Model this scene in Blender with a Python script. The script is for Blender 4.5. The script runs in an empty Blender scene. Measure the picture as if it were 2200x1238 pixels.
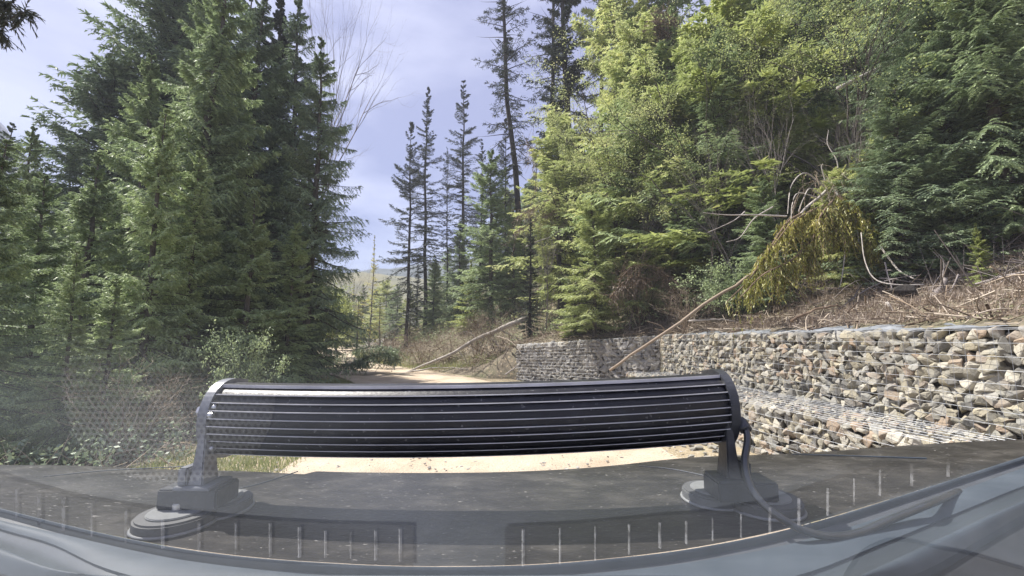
import bpy, bmesh, math, random
import numpy as np
from mathutils import Vector, noise as mnoise
R_ = math.radians
S = bpy.context.scene
# ------------------------------------------------------------------ camera, world, sun, exposure
F = 923.0                      # focal length in pixels of the 2200 wide frame
PITCH = R_(6.25)
EYE = Vector((0.0, 0.0, 1.45))
cam = bpy.data.objects.new('camera', bpy.data.cameras.new('camera'))
S.collection.objects.link(cam)
cam.location = EYE
cam.rotation_euler = (R_(90) + PITCH, 0, 0)
cam.data.sensor_width = 36
cam.data.lens = 18 * F / 1100
cam.data.clip_start = 0.01
cam.data.clip_end = 6000
S.camera = cam
S.view_settings.view_transform = 'Standard'
S.view_settings.look = 'None'
S.view_settings.exposure = 1.25
S.view_settings.gamma = 1
SUN_EL, SUN_AZ = R_(55), R_(-64)        # azimuth of the sun measured from +Y towards +X
sdir = Vector((math.sin(SUN_AZ) * math.cos(SUN_EL), math.cos(SUN_AZ) * math.cos(SUN_EL), math.sin(SUN_EL)))
sl = bpy.data.lights.new('sun', 'SUN'); sl.energy = 5.0; sl.angle = R_(0.6); sl.color = (1, .95, .88)
so = bpy.data.objects.new('sun', sl); S.collection.objects.link(so)
so.rotation_euler = sdir.to_track_quat('Z', 'Y').to_euler()
W = bpy.data.worlds.new('World'); S.world = W; W.use_nodes = True
wt = W.node_tree; wt.nodes.clear()
def N(t, typ, **kw):
    n = t.nodes.new(typ)
    for k, v in kw.items():
        if k in ('blend_type', 'operation', 'data_type', 'sky_type', 'sun_disc', 'sun_elevation', 'sun_rotation', 'feature', 'distance', 'noise_dimensions', 'attribute_name', 'vector_type', 'bands_direction', 'wave_type', 'interpolation', 'clamp', 'air_density', 'dust_density', 'ozone_density'):
            setattr(n, k, v)
        else:
            n.inputs[k.replace('_', ' ')].default_value = v
    return n
sky = N(wt, 'ShaderNodeTexSky', sky_type='NISHITA', sun_disc=False, sun_elevation=SUN_EL, sun_rotation=SUN_AZ)
sky.air_density = 1.0; sky.dust_density = 0.6; sky.ozone_density = 2.2
tc = N(wt, 'ShaderNodeTexCoord')
mp = wt.nodes.new('ShaderNodeMapping'); mp.inputs['Scale'].default_value = (1.0, 1.0, 3.2)
nz = N(wt, 'ShaderNodeTexNoise', Scale=2.6, Detail=6.0, Roughness=0.52)
rp = wt.nodes.new('ShaderNodeValToRGB')
rp.color_ramp.elements[0].position = .42; rp.color_ramp.elements[0].color = (.19, .185, .37, 1)
rp.color_ramp.elements[1].position = .62; rp.color_ramp.elements[1].color = (.5, .49, .66, 1)
rs = N(wt, 'ShaderNodeVectorMath', operation='SCALE'); rs.inputs['Scale'].default_value = 3.9
cl = N(wt, 'ShaderNodeMix', data_type='RGBA'); cl.inputs['Factor'].default_value = .8
bg = wt.nodes.new('ShaderNodeBackground'); bg.inputs['Strength'].default_value = 0.15
ow = wt.nodes.new('ShaderNodeOutputWorld')
L = wt.links.new
L(tc.outputs['Generated'], mp.inputs['Vector']); L(mp.outputs[0], nz.inputs['Vector']); L(nz.outputs['Fac'], rp.inputs['Fac'])
L(rp.outputs['Color'], rs.inputs[0]); L(rs.outputs[0], cl.inputs['B']); L(sky.outputs['Color'], cl.inputs['A']); L(cl.outputs['Result'], bg.inputs['Color']); L(bg.outputs[0], ow.inputs['Surface'])

# ------------------------------------------------------------------ helpers
_cp, _sp = math.cos(PITCH), math.sin(PITCH)
def ray(px, py):
    a, b = (px - 1100) / F, (619 - py) / F
    return Vector((a, _cp - b * _sp, _sp + b * _cp))
def P(px, py, Y):
    d = ray(px, py); return EYE + d * (Y / d.y)
def G(px, py, z):
    d = ray(px, py); return EYE + d * ((z - EYE.z) / d.z)
col = S.collection
def empty(name, loc=(0, 0, 0)):
    o = bpy.data.objects.new(name, None); col.objects.link(o); o.location = loc; o.empty_display_size = .1; return o
def tag(o, label=None, cat=None, group=None, kind=None):
    for k, v in (('label', label), ('category', cat), ('group', group), ('kind', kind)):
        if v: o[k] = v
    return o
def mesh_obj(name, pieces, mats, parent=None, smooth=False, attrs=None):
    """pieces: list of (V (n,3), Fc (m,k), matindex)"""
    me = bpy.data.meshes.new(name)
    nv = sum(len(p[0]) for p in pieces)
    V = np.concatenate([np.asarray(p[0], float).reshape(-1, 3) for p in pieces])
    li, ls, mi, off, start = [], [], [], 0, 0
    for p in pieces:
        Fc = np.asarray(p[1], np.int64); k = Fc.shape[1]
        li.append((Fc + off).ravel()); ls.append(start + np.arange(len(Fc)) * k); start += len(Fc) * k
        mi.append(np.full(len(Fc), p[2] if len(p) > 2 else 0)); off += len(p[0])
    li = np.concatenate(li); ls = np.concatenate(ls); mi = np.concatenate(mi)
    me.vertices.add(nv); me.vertices.foreach_set('co', V.ravel().astype(np.float32))
    me.loops.add(len(li)); me.loops.foreach_set('vertex_index', li.astype(np.int32))
    me.polygons.add(len(ls)); me.polygons.foreach_set('loop_start', ls.astype(np.int32))
    me.polygons.foreach_set('material_index', mi.astype(np.int32))
    me.polygons.foreach_set('use_smooth', np.full(len(ls), bool(smooth)))
    if not isinstance(mats, (list, tuple)): mats = [mats]
    for m in mats: me.materials.append(m)
    me.update(calc_edges=True); me.validate()
    if attrs:
        for k, a in attrs.items():
            at = me.attributes.new(k, 'FLOAT', 'POINT'); at.data.foreach_set('value', np.asarray(a, np.float32))
    o = bpy.data.objects.new(name, me); col.objects.link(o); o.parent = parent
    return o
def bm_obj(name, bm, mat, parent=None, smooth=False):
    me = bpy.data.meshes.new(name); bm.normal_update(); bm.to_mesh(me); bm.free()
    me.materials.append(mat)
    if smooth:
        for p in me.polygons: p.use_smooth = True
    o = bpy.data.objects.new(name, me); col.objects.link(o); o.parent = parent
    return o
def nrm(a): return a / np.maximum(np.linalg.norm(a, axis=-1, keepdims=True), 1e-9)
def tubes(Pt, Rd, k=4, cap=False):
    """Pt (B,n,3), Rd (B,n) -> V, F quads"""
    Pt = np.asarray(Pt, float); Rd = np.asarray(Rd, float)
    B, n, _ = Pt.shape
    T = nrm(np.gradient(Pt, axis=1))
    ref = np.where(np.abs(T[..., 2:3]) > .85, np.array([1., .13, 0]), np.array([0, .07, 1.]))
    X = nrm(np.cross(T, ref)); Y = np.cross(T, X)
    a = np.arange(k) * 2 * np.pi / k
    V = Pt[:, :, None] + Rd[:, :, None, None] * (np.cos(a)[:, None] * X[:, :, None] + np.sin(a)[:, None] * Y[:, :, None])
    idx = np.arange(B * n * k).reshape(B, n, k)
    a0 = idx[:, :-1]; a1 = idx[:, 1:]
    Fq = np.stack([a0, np.roll(a0, -1, 2), np.roll(a1, -1, 2), a1], -1).reshape(-1, 4)
    V = V.reshape(-1, 3)
    if cap:
        n0 = len(V)
        V = np.concatenate([V, Pt[:, 0], Pt[:, -1]])
        c0 = n0 + np.arange(B)[:, None] + np.zeros(k, int); c1 = c0 + B
        f0 = np.stack([np.roll(idx[:, 0], -1, 1), idx[:, 0], c0, c0], -1).reshape(-1, 4)
        f1 = np.stack([idx[:, -1], np.roll(idx[:, -1], -1, 1), c1, c1], -1).reshape(-1, 4)
        caps = np.concatenate([f0[:, :3], f1[:, :3]])
        return [(V, Fq), (V[:0], caps - len(V))]
    return V, Fq
def tube_pieces(Pt, Rd, k=8, mi=0):
    r = tubes(Pt, Rd, k, True)
    return [(r[0][0], r[0][1], mi), (r[1][0], r[1][1], mi)]
def spline(pts, n):
    """Catmull-Rom resample of a list of points"""
    p = np.array([tuple(q) for q in pts], float); m = len(p)
    p = np.concatenate([[2 * p[0] - p[1]], p, [2 * p[-1] - p[-2]]])
    out = []
    for t in np.linspace(0, m - 1, n):
        i = min(int(t), m - 2); u = t - i
        a, b, c, d = p[i], p[i + 1], p[i + 2], p[i + 3]
        out.append(.5 * ((2 * b) + (-a + c) * u + (2 * a - 5 * b + 4 * c - d) * u * u + (-a + 3 * b - 3 * c + d) * u ** 3))
    return np.array(out)
def interp(x, tab):
    t = np.array(tab, float); return np.interp(x, t[:, 0], t[:, 1])
def sstep(a, b, x):
    t = np.clip((np.asarray(x, float) - a) / (b - a), 0, 1); return t * t * (3 - 2 * t)
_rn = np.random.default_rng(5)
_lat = _rn.random((64, 64))
def vnoise(x, y):
    x = np.asarray(x, float); y = np.asarray(y, float)
    xi = np.floor(x).astype(int); yi = np.floor(y).astype(int); fx = x - xi; fy = y - yi
    fx = fx * fx * (3 - 2 * fx); fy = fy * fy * (3 - 2 * fy)
    g = lambda i, j: _lat[i % 64, j % 64]
    return (g(xi, yi) * (1 - fx) + g(xi + 1, yi) * fx) * (1 - fy) + (g(xi, yi + 1) * (1 - fx) + g(xi + 1, yi + 1) * fx) * fy
def fbm(x, y, o=4):
    s, a = 0, .5
    for i in range(o):
        s = s + a * (vnoise(x * 2 ** i + 7.3 * i, y * 2 ** i + 3.1 * i) - .5); a *= .5
    return s

# ------------------------------------------------------------------ materials
def newmat(name):
    m = bpy.data.materials.new(name); m.use_nodes = True; m.node_tree.nodes.clear()
    o = m.node_tree.nodes.new('ShaderNodeOutputMaterial'); return m, m.node_tree, o
def ramp(t, stops, fac=None):
    r = t.nodes.new('ShaderNodeValToRGB'); e = r.color_ramp.elements
    while len(e) < len(stops): e.new(.5)
    for el, (p, c) in zip(e, stops):
        el.position = p; el.color = (*c, 1)
    if fac is not None: t.links.new(fac, r.inputs['Fac'])
    return r
def surf(name, stops, scale=5, rough=.8, detail=5, bump=0, bscale=None, metal=0, spec=.5, stretch=None, coat=0, island=0, grain=None):
    m, t, o = newmat(name)
    tc = N(t, 'ShaderNodeTexCoord'); vec = tc.outputs['Object']
    if stretch:
        mp = t.nodes.new('ShaderNodeMapping'); mp.inputs['Scale'].default_value = stretch; t.links.new(vec, mp.inputs['Vector']); vec = mp.outputs[0]
    nz = N(t, 'ShaderNodeTexNoise', Scale=scale, Detail=detail, Roughness=.6); t.links.new(vec, nz.inputs['Vector'])
    fac = nz.outputs['Fac']
    if island:
        g = t.nodes.new('ShaderNodeNewGeometry')
        mx = N(t, 'ShaderNodeMix', data_type='FLOAT'); mx.inputs['Factor'].default_value = island
        t.links.new(fac, mx.inputs['A']); t.links.new(g.outputs['Random Per Island'], mx.inputs['B']); fac = mx.outputs['Result']
    r = ramp(t, stops, fac)
    c = r.outputs['Color']
    if grain:
        n3 = N(t, 'ShaderNodeTexNoise', Scale=grain[0], Detail=3.0); t.links.new(vec, n3.inputs['Vector'])
        r3 = ramp(t, [(grain[1], (0, 0, 0)), (grain[1] + .05, (1, 1, 1))], n3.outputs['Fac'])
        mm = N(t, 'ShaderNodeMix', data_type='RGBA'); mm.inputs['B'].default_value = (*grain[2], 1)
        t.links.new(r3.outputs['Color'], mm.inputs['Factor']); t.links.new(c, mm.inputs['A']); c = mm.outputs['Result']
    b = N(t, 'ShaderNodeBsdfPrincipled', Roughness=rough, Metallic=metal)
    b.inputs['Specular IOR Level'].default_value = spec; b.inputs['Coat Weight'].default_value = coat
    t.links.new(c, b.inputs['Base Color'])
    if bump:
        n2 = N(t, 'ShaderNodeTexNoise', Scale=bscale or scale * 4, Detail=6.0, Roughness=.65); t.links.new(vec, n2.inputs['Vector'])
        bp = N(t, 'ShaderNodeBump', Strength=bump); bp.inputs['Distance'].default_value = .03
        t.links.new(n2.outputs['Fac'], bp.inputs['Height']); t.links.new(bp.outputs[0], b.inputs['Normal'])
    t.links.new(b.outputs[0], o.inputs['Surface'])
    return m
def leafmat(name, dark, mid, light, trans=.3, tipc=None, clump=.9):
    m, t, o = newmat(name)
    tc = N(t, 'ShaderNodeTexCoord')
    nz = N(t, 'ShaderNodeTexNoise', Scale=clump, Detail=4.0, Roughness=.6); t.links.new(tc.outputs['Object'], nz.inputs['Vector'])
    k_ = LEAFGAIN.get(name, 2.5); dark, mid, light = [tuple(min((c * DS.get(name, .84) + (1 - DS.get(name, .84)) * (q[0] + q[1] + q[2]) / 3) * k_ * w, .7) for c, w in zip(q, WARM.get(name, (1.06, .97, .95)))) for q in (dark, mid, light)]
    g = t.nodes.new('ShaderNodeNewGeometry'); oi = t.nodes.new('ShaderNodeObjectInfo')
    a = N(t, 'ShaderNodeMath', operation='MULTIPLY_ADD'); a.inputs[1].default_value = .35
    t.links.new(g.outputs['Random Per Island'], a.inputs[0]); t.links.new(nz.outputs['Fac'], a.inputs[2])
    b_ = N(t, 'ShaderNodeMath', operation='MULTIPLY_ADD'); b_.inputs[1].default_value = .22
    t.links.new(oi.outputs['Random'], b_.inputs[0]); t.links.new(a.outputs[0], b_.inputs[2])
    r = ramp(t, [(.48, dark), (.78, mid), (1.0, light)], b_.outputs[0])
    c = r.outputs['Color']
    if tipc:
        at = N(t, 'ShaderNodeAttribute', attribute_name='tip')
        mm = N(t, 'ShaderNodeMix', data_type='RGBA'); mm.inputs['B'].default_value = (*tipc, 1)
        t.links.new(at.outputs['Fac'], mm.inputs['Factor']); t.links.new(c, mm.inputs['A']); c = mm.outputs['Result']
    d = t.nodes.new('ShaderNodeBsdfDiffuse'); tr = t.nodes.new('ShaderNodeBsdfTranslucent'); mx = t.nodes.new('ShaderNodeMixShader'); mx.inputs[0].default_value = trans
    gl = N(t, 'ShaderNodeBsdfGlossy', Roughness=.5); mg = t.nodes.new('ShaderNodeMixShader'); mg.inputs[0].default_value = .05
    t.links.new(c, d.inputs['Color']); t.links.new(c, tr.inputs['Color'])
    t.links.new(d.outputs[0], mx.inputs[1]); t.links.new(tr.outputs[0], mx.inputs[2])
    t.links.new(mx.outputs[0], mg.inputs[1]); t.links.new(gl.outputs[0], mg.inputs[2]); t.links.new(mg.outputs[0], o.inputs['Surface'])
    return m
LEAFGAIN = {'dark_fir_needles': 1.3, 'yellow_green_sprays': 1.35, 'pale_green_leaves': 1.95, 'fresh_green_leaves': 1.8, 'dry_brown_needles': 1.3, 'verge_grass': 1.1}
WARM = {'pale_green_leaves': (1.2, .98, .82), 'fresh_green_leaves': (1.2, .95, .85), 'spruce_needles': (1.02, .96, 1.02)}
DS = {'pale_green_leaves': .9, 'fresh_green_leaves': .82, 'yellow_green_sprays': 1, 'dry_brown_needles': .9}
M = {}
M['spruce'] = leafmat('spruce_needles', (.045, .07, .045), (.085, .125, .07), (.14, .19, .09), .25, (.2, .28, .12))
M['cedar'] = leafmat('cedar_sprays', (.07, .11, .06), (.125, .18, .085), (.2, .27, .12), .35, (.26, .34, .15))
M['dark'] = leafmat('dark_fir_needles', (.022, .034, .028), (.04, .06, .042), (.07, .095, .055), .15)
M['fresh'] = leafmat('fresh_green_leaves', (.10, .17, .05), (.17, .27, .08), (.27, .38, .12), .45)
M['yellow'] = leafmat('yellow_green_sprays', (.13, .165, .035), (.27, .29, .06), (.44, .43, .13), .45)
M['pale'] = leafmat('pale_green_leaves', (.13, .19, .09), (.20, .29, .13), (.30, .38, .2), .45)
M['dryleaf'] = leafmat('dry_brown_needles', (.10, .085, .065), (.19, .16, .12), (.30, .26, .2), .3)
M['bark'] = surf('grey_bark', [(.3, (.05, .042, .036)), (.6, (.12, .105, .09)), (.8, (.2, .18, .16))], 9, .95, bump=.8, bscale=30, stretch=(1, 1, .25))
M['barkdark'] = surf('dark_bark', [(.3, (.02, .018, .016)), (.7, (.06, .05, .042))], 9, .95, bump=.6, bscale=30, stretch=(1, 1, .25))
M['deadwood'] = surf('weathered_dead_wood', [(.3, (.28, .25, .22)), (.6, (.5, .46, .41)), (.8, (.66, .62, .56))], 7, .9, bump=.5, bscale=40)
M['brownwood'] = surf('brown_broken_wood', [(.3, (.09, .06, .04)), (.6, (.2, .14, .09)), (.8, (.34, .25, .17))], 7, .9, bump=.5, bscale=40)
M['twigs'] = surf('dry_twigs', [(.2, (.10, .07, .05)), (.5, (.26, .2, .14)), (.8, (.5, .43, .34))], 3, .95, island=.75)
M['greytwigs'] = surf('grey_bare_twigs', [(.2, (.12, .10, .09)), (.8, (.36, .32, .3))], 3, .95, island=.5)
M['gravel'] = surf('pale_gravel', [(.3, (.38, .30, .21)), (.5, (.50, .41, .30)), (.7, (.6, .51, .39))], 1.3, .95, bump=.7, bscale=28, grain=(45, .6, (.36, .31, .24)))
M['verge'] = surf('gravelly_verge', [(.35, (.20, .16, .10)), (.55, (.34, .28, .18)), (.7, (.24, .28, .10))], .8, .95, bump=.8, bscale=18, grain=(25, .58, (.45, .4, .3)))
M['soil'] = surf('forest_soil', [(.3, (.09, .075, .055)), (.5, (.17, .145, .105)), (.7, (.15, .155, .08))], .9, .95, bump=1, bscale=9, grain=(14, .6, (.33, .26, .17)))
M['rock'] = surf('quarried_rock', [(.18, (.15, .145, .13)), (.34, (.29, .27, .215)), (.46, (.39, .35, .25)), (.56, (.26, .26, .235)), (.66, (.33, .25, .175)), (.74, (.30, .295, .265)), (.84, (.45, .42, .345))], 3.2, .9, bump=.5, bscale=26, island=.72)
M['rockpale'] = surf('pale_quarried_rock', [(.2, (.24, .225, .2)), (.45, (.4, .375, .32)), (.6, (.33, .32, .3)), (.8, (.52, .49, .43))], 3.2, .9, bump=.5, bscale=26, island=.72)
M['shadowfill'] = surf('gabion_gap_shade', [(.3, (.06, .055, .045)), (.7, (.12, .11, .09))], 8, 1, bump=.5)  # dark core behind the stones; shade of the gaps is in its colour
M['wire'] = surf('galvanised_wire', [(.3, (.3, .31, .33)), (.7, (.46, .48, .5))], 20, .55, metal=.5)
M['fabricgrey'] = surf('grey_geotextile', [(.3, (.14, .155, .17)), (.7, (.27, .29, .31))], 6, .9, bump=.5, bscale=30)
M['grass'] = leafmat('verge_grass', (.13, .19, .05), (.24, .31, .09), (.38, .42, .17), .35)
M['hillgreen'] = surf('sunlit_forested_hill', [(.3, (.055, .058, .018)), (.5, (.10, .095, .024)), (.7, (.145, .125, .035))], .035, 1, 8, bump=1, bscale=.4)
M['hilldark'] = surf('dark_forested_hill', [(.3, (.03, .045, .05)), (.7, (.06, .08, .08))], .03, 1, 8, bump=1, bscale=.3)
M['mountain'] = surf('distant_blue_mountain', [(.3, (.055, .075, .13)), (.7, (.085, .11, .18))], .01, 1, 8)
# vehicle
M['hood'] = surf('dusty_black_hood_paint', [(.3, (.018, .017, .017)), (.5, (.038, .036, .034)), (.7, (.085, .08, .072))], 14, .28, 9, bump=.14, bscale=60, stretch=(1, 2.2, 1), spec=.5, grain=(110, .66, (.3, .29, .27)))
M['cowl'] = surf('black_cowl_plastic', [(.3, (.05, .055, .062)), (.7, (.08, .088, .1))], 12, .6)
M['bluegrey'] = surf('blue_grey_trim', [(.3, (.045, .06, .076)), (.7, (.08, .10, .12))], 6, .55, spec=.3, stretch=(1, 4, 1))
M['gloss'] = surf('glossy_seal', [(.3, (.035, .045, .055)), (.7, (.07, .085, .10))], 5, .3, spec=.6)
M['interior'] = surf('black_interior_plastic', [(.3, (.008, .009, .011)), (.7, (.02, .022, .027))], 30, .8)
M['barblack'] = surf('black_anodised_housing', [(.3, (.010, .010, .012)), (.6, (.02, .02, .024)), (.8, (.05, .05, .052))], 26, .42, spec=.5, bump=.1, bscale=150, grain=(160, .66, (.12, .12, .12)))
M['finedge'] = surf('sunlit_worn_fin_edge', [(.3, (.38, .38, .4)), (.7, (.7, .7, .72))], 30, .5, stretch=(.4, 1, 1))  # worn metal edge, with sun on the fin tips put into the colour
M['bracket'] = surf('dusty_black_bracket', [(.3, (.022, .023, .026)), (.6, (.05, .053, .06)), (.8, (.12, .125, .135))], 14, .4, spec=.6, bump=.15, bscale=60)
M['bracketlit'] = surf('sunlit_bracket_grey', [(.3, (.09, .095, .11)), (.7, (.26, .275, .3))], 18, .35, spec=.6)  # lit copy of the bracket black; sunlight is put into the grey
M['magnet'] = surf('grey_rubber_magnet', [(.3, (.07, .073, .075)), (.7, (.13, .135, .135))], 10, .6)
M['magnettop'] = surf('grey_steel_magnet_cover', [(.3, (.17, .18, .18)), (.7, (.3, .31, .31))], 10, .4)
M['bolt'] = surf('steel_bolt', [(.3, (.5, .5, .5)), (.7, (.7, .7, .7))], 10, .3, metal=.8)
M['cable'] = surf('black_cable_sheath', [(.3, (.02, .022, .026)), (.7, (.05, .055, .06))], 10, .28, spec=.8)
M['dash'] = surf('grey_dashboard', [(.3, (.05, .062, .074)), (.7, (.08, .092, .105))], 40, .7)
M['slot'] = surf('dark_vent_slot', [(.3, (.01, .011, .013)), (.7, (.02, .022, .025))], 30, .8)
M['fin'] = surf('pale_vent_fin', [(.38, (.10, .10, .10)), (.55, (.42, .43, .44))], 90, .6)
def grille_mat():
    m, t, o = newmat('perforated_grille')
    tc = N(t, 'ShaderNodeTexCoord'); sx = t.nodes.new('ShaderNodeSeparateXYZ'); t.links.new(tc.outputs['Object'], sx.inputs[0])
    def mth(op, a, b=None, c=None):
        n = t.nodes.new('ShaderNodeMath'); n.operation = op
        for i, v in enumerate((a, b, c)):
            if v is None: continue
            if isinstance(v, (int, float)): n.inputs[i].default_value = v
            else: t.links.new(v, n.inputs[i])
        return n.outputs[0]
    p = .0062; ds = []
    for ox, oy in ((0, 0), (.5, .5)):
        u = mth('SUBTRACT', mth('FRACT', mth('ADD', mth('DIVIDE', sx.outputs['X'], p), ox + 50)), .5)
        v = mth('MULTIPLY', mth('SUBTRACT', mth('FRACT', mth('ADD', mth('DIVIDE', sx.outputs['Y'], p * 1.732), oy + 50)), .5), 1.732)
        ds.append(mth('SQRT', mth('ADD', mth('MULTIPLY', u, u), mth('MULTIPLY', v, v))))
    d = mth('MINIMUM', *ds)
    r = ramp(t, [(.27, (.004, .004, .005)), (.33, (.19, .205, .21))], d)
    b = N(t, 'ShaderNodeBsdfPrincipled', Roughness=.6); t.links.new(r.outputs['Color'], b.inputs['Base Color']); t.links.new(b.outputs[0], o.inputs['Surface'])
    return m
M['grille'] = grille_mat()
def glass_mats():
    m, t, o = newmat('clear_windscreen_glass')
    tr = t.nodes.new('ShaderNodeBsdfTransparent'); t.links.new(tr.outputs[0], o.inputs['Surface'])
    m2, t, o = newmat('windscreen_film')
    g = t.nodes.new('ShaderNodeNewGeometry')
    dt = N(t, 'ShaderNodeVectorMath', operation='DOT_PRODUCT'); t.links.new(g.outputs['Incoming'], dt.inputs[0]); t.links.new(g.outputs['Normal'], dt.inputs[1])
    ab = N(t, 'ShaderNodeMath', operation='ABSOLUTE'); t.links.new(dt.outputs['Value'], ab.inputs[0])
    om = N(t, 'ShaderNodeMath', operation='SUBTRACT'); om.inputs[0].default_value = 1; t.links.new(ab.outputs[0], om.inputs[1])
    pw = N(t, 'ShaderNodeMath', operation='POWER'); pw.inputs[1].default_value = 5; t.links.new(om.outputs[0], pw.inputs[0])
    fr = N(t, 'ShaderNodeMath', operation='MULTIPLY_ADD'); fr.inputs[1].default_value = .9; fr.inputs[2].default_value = .075; t.links.new(pw.outputs[0], fr.inputs[0])
    at = N(t, 'ShaderNodeAttribute', attribute_name='film')
    fm = N(t, 'ShaderNodeMath', operation='MULTIPLY'); t.links.new(fr.outputs[0], fm.inputs[0]); t.links.new(at.outputs['Fac'], fm.inputs[1])
    tr = t.nodes.new('ShaderNodeBsdfTransparent'); gl = N(t, 'ShaderNodeBsdfGlossy', Roughness=0.0)
    tl = t.nodes.new('ShaderNodeBsdfTranslucent'); tl.inputs['Color'].default_value = (.75, .82, .9, 1)
    m1 = t.nodes.new('ShaderNodeMixShader'); t.links.new(fm.outputs[0], m1.inputs[0]); t.links.new(tr.outputs[0], m1.inputs[1]); t.links.new(gl.outputs[0], m1.inputs[2])
    du = N(t, 'ShaderNodeMath', operation='MULTIPLY'); du.inputs[1].default_value = .02; t.links.new(at.outputs['Fac'], du.inputs[0])
    m3 = t.nodes.new('ShaderNodeMixShader'); t.links.new(du.outputs[0], m3.inputs[0]); t.links.new(m1.outputs[0], m3.inputs[1]); t.links.new(tl.outputs[0], m3.inputs[2])
    t.links.new(m3.outputs[0], o.inputs['Surface'])
    return m, m2
M['clear'], M['film'] = glass_mats()

# ------------------------------------------------------------------ terrain
ROAD = [(-20, -.15), (0, -.15), (5, -.15), (8, -.45), (11, -1.5), (14, -3.2), (17, -5.3), (21, -8.3), (25, -11.0), (30, -13.2), (36, -15.6), (45, -18.6), (60, -27), (90, -50)]
def smooth_tab(tab, n=400):
    t = np.array(tab, float); y = np.linspace(t[0, 0], t[-1, 0], n); x = np.interp(y, t[:, 0], t[:, 1])
    k = np.ones(9) / 9; x2 = np.convolve(np.pad(x, 4, 'edge'), k, 'valid'); return np.stack([y, x2], 1)
ROADS = smooth_tab(ROAD)
def road_x(y): return np.interp(y, ROADS[:, 0], ROADS[:, 1])
EDGE = [(-12, 4.3), (3.4, 4.15), (10.4, 3.75), (11.2, 3.7), (14.3, .2), (17, -2.4), (21, -5.2), (25, -7.6), (36, -12.2), (45, -15.3), (60, -23), (90, -46)]
def edge_x(y): return interp(y, EDGE)
def base_h(y): return interp(y, [(-12, 1.5), (3, 1.52), (10.4, 1.42), (11.2, 1.4), (14.3, 1.1), (15.6, .35), (17.5, .06), (90, .02)])
def bank(d, y):
    d = np.asarray(d, float)
    near = interp(y, [(0, .3), (12, .3), (18, .42), (40, .3)])
    return near * np.minimum(d, 2.5) + np.clip(d - 2.5, 0, 6) * .62 + np.clip(d - 8.5, 0, 30) * .78 + np.clip(d - 38.5, 0, 200) * .3
def hill_z(x, y):
    d = np.maximum(np.asarray(x, float) - edge_x(y), 0)
    return base_h(y) + bank(d, y) + (fbm(x * .9, y * .9) * .5 + fbm(x * 3.1, y * 3.1) * .16) * sstep(.1, 1.5, d)
def left_z(x, y):
    d = np.maximum(road_x(y) - 2.4 - np.asarray(x, float), 0)
    return -.35 * sstep(.5, 4, d) + fbm(x * .7, y * .7) * .5 * sstep(.3, 3, d)
def grid(us, vs, fn):
    U, Vv = np.meshgrid(us, vs, indexing='ij'); X, Y, Z = fn(U, Vv)
    Vt = np.stack([X, Y, Z], -1).reshape(-1, 3)
    i = np.arange(len(us) * len(vs)).reshape(len(us), len(vs))
    Fq = np.stack([i[:-1, :-1], i[1:, :-1], i[1:, 1:], i[:-1, 1:]], -1).reshape(-1, 4)
    return Vt, Fq
# the ground sheet: flat, out to the horizon
sp = np.concatenate([-np.geomspace(3000, 60, 12), np.linspace(-55, 60, 180), np.geomspace(70, 3000, 12)])
sy = np.concatenate([[-3000, -800, -200, -60], np.linspace(-20, 110, 180), np.geomspace(130, 3500, 14)])
tag(mesh_obj('ground', [grid(sp, sy, lambda x, y: (x, y, np.where(x < road_x(np.clip(y, -20, 90)), left_z(x, np.clip(y, -20, 90)), 0) - .012))], M['soil'], smooth=True), kind='structure')
ys = np.concatenate([np.linspace(-12, 20, 130), np.linspace(20.5, 47, 50)])
ds = np.concatenate([[-1.0], np.linspace(0, 12, 90), np.linspace(12.5, 40, 45), np.linspace(42, 140, 20)])
tag(mesh_obj('hillside', [grid(ys, ds, lambda y, d: (edge_x(y) + np.where(d < 0, np.where(y > 14.4, -.9, 0), d), y, np.where(d < 0, -.15, hill_z(edge_x(y) + d, y))))], M['soil'], smooth=True), kind='structure')
def strip(a, b, z, ny=260, nu=10, rut=0):
    yy = np.concatenate([np.linspace(-12, 20, ny // 2), np.linspace(20.3, 85, ny // 2)]); uu = np.linspace(0, 1, nu)
    def f(y, u):
        x0, x1 = a(y), b(y); x = x0 + (x1 - x0) * u + fbm(y * .8, u * 2) * .5 * (np.abs(u - .5) > .45)
        h = z + rut * (-.03 * np.exp(-((u - .27) / .09) ** 2) - .03 * np.exp(-((u - .73) / .09) ** 2)) + .012 * rut * fbm(x * 3, y * 3)
        return x, y, h
    return grid(yy, uu, f)
tag(mesh_obj('verge', [strip(lambda y: road_x(y) - 3.6, lambda y: np.minimum(road_x(y) + 3.4, edge_x(y) + .1), .012)], M['verge'], smooth=True), kind='structure')
tag(mesh_obj('road', [strip(lambda y: road_x(y) - 2.15, lambda y: road_x(y) + 2.15, .05, nu=40, rut=1)], M['gravel'], smooth=True), kind='structure')
# far hills
def ridge(name, mat, pts, depth, seedo):
    pts = spline(pts, 60)
    def f(i, v):
        b = pts[i.astype(int)]
        n = fbm(b[..., 0] * .03 + seedo, v * 4 + seedo) * (pts[:, 2].max() * .15)
        h = b[..., 2] * (1 - (1 - v) ** 1.6)
        return b[..., 0] + (v - .0) * 0, b[..., 1] - depth * (1 - v), np.maximum(h + n * v * (v < .99), -2) - 1
    return mesh_obj(name, [grid(np.arange(60), np.linspace(0, 1, 24), f)], mat, smooth=True)
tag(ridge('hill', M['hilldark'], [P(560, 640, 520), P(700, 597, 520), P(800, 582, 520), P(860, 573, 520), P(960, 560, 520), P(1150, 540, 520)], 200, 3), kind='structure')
tag(ridge('hill', M['hillgreen'], [P(560, 650, 330), P(680, 612, 330), P(740, 594, 330), P(800, 585, 330), P(850, 592, 330), P(950, 610, 330), P(1100, 650, 330)], 150, 1), kind='structure')
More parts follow.
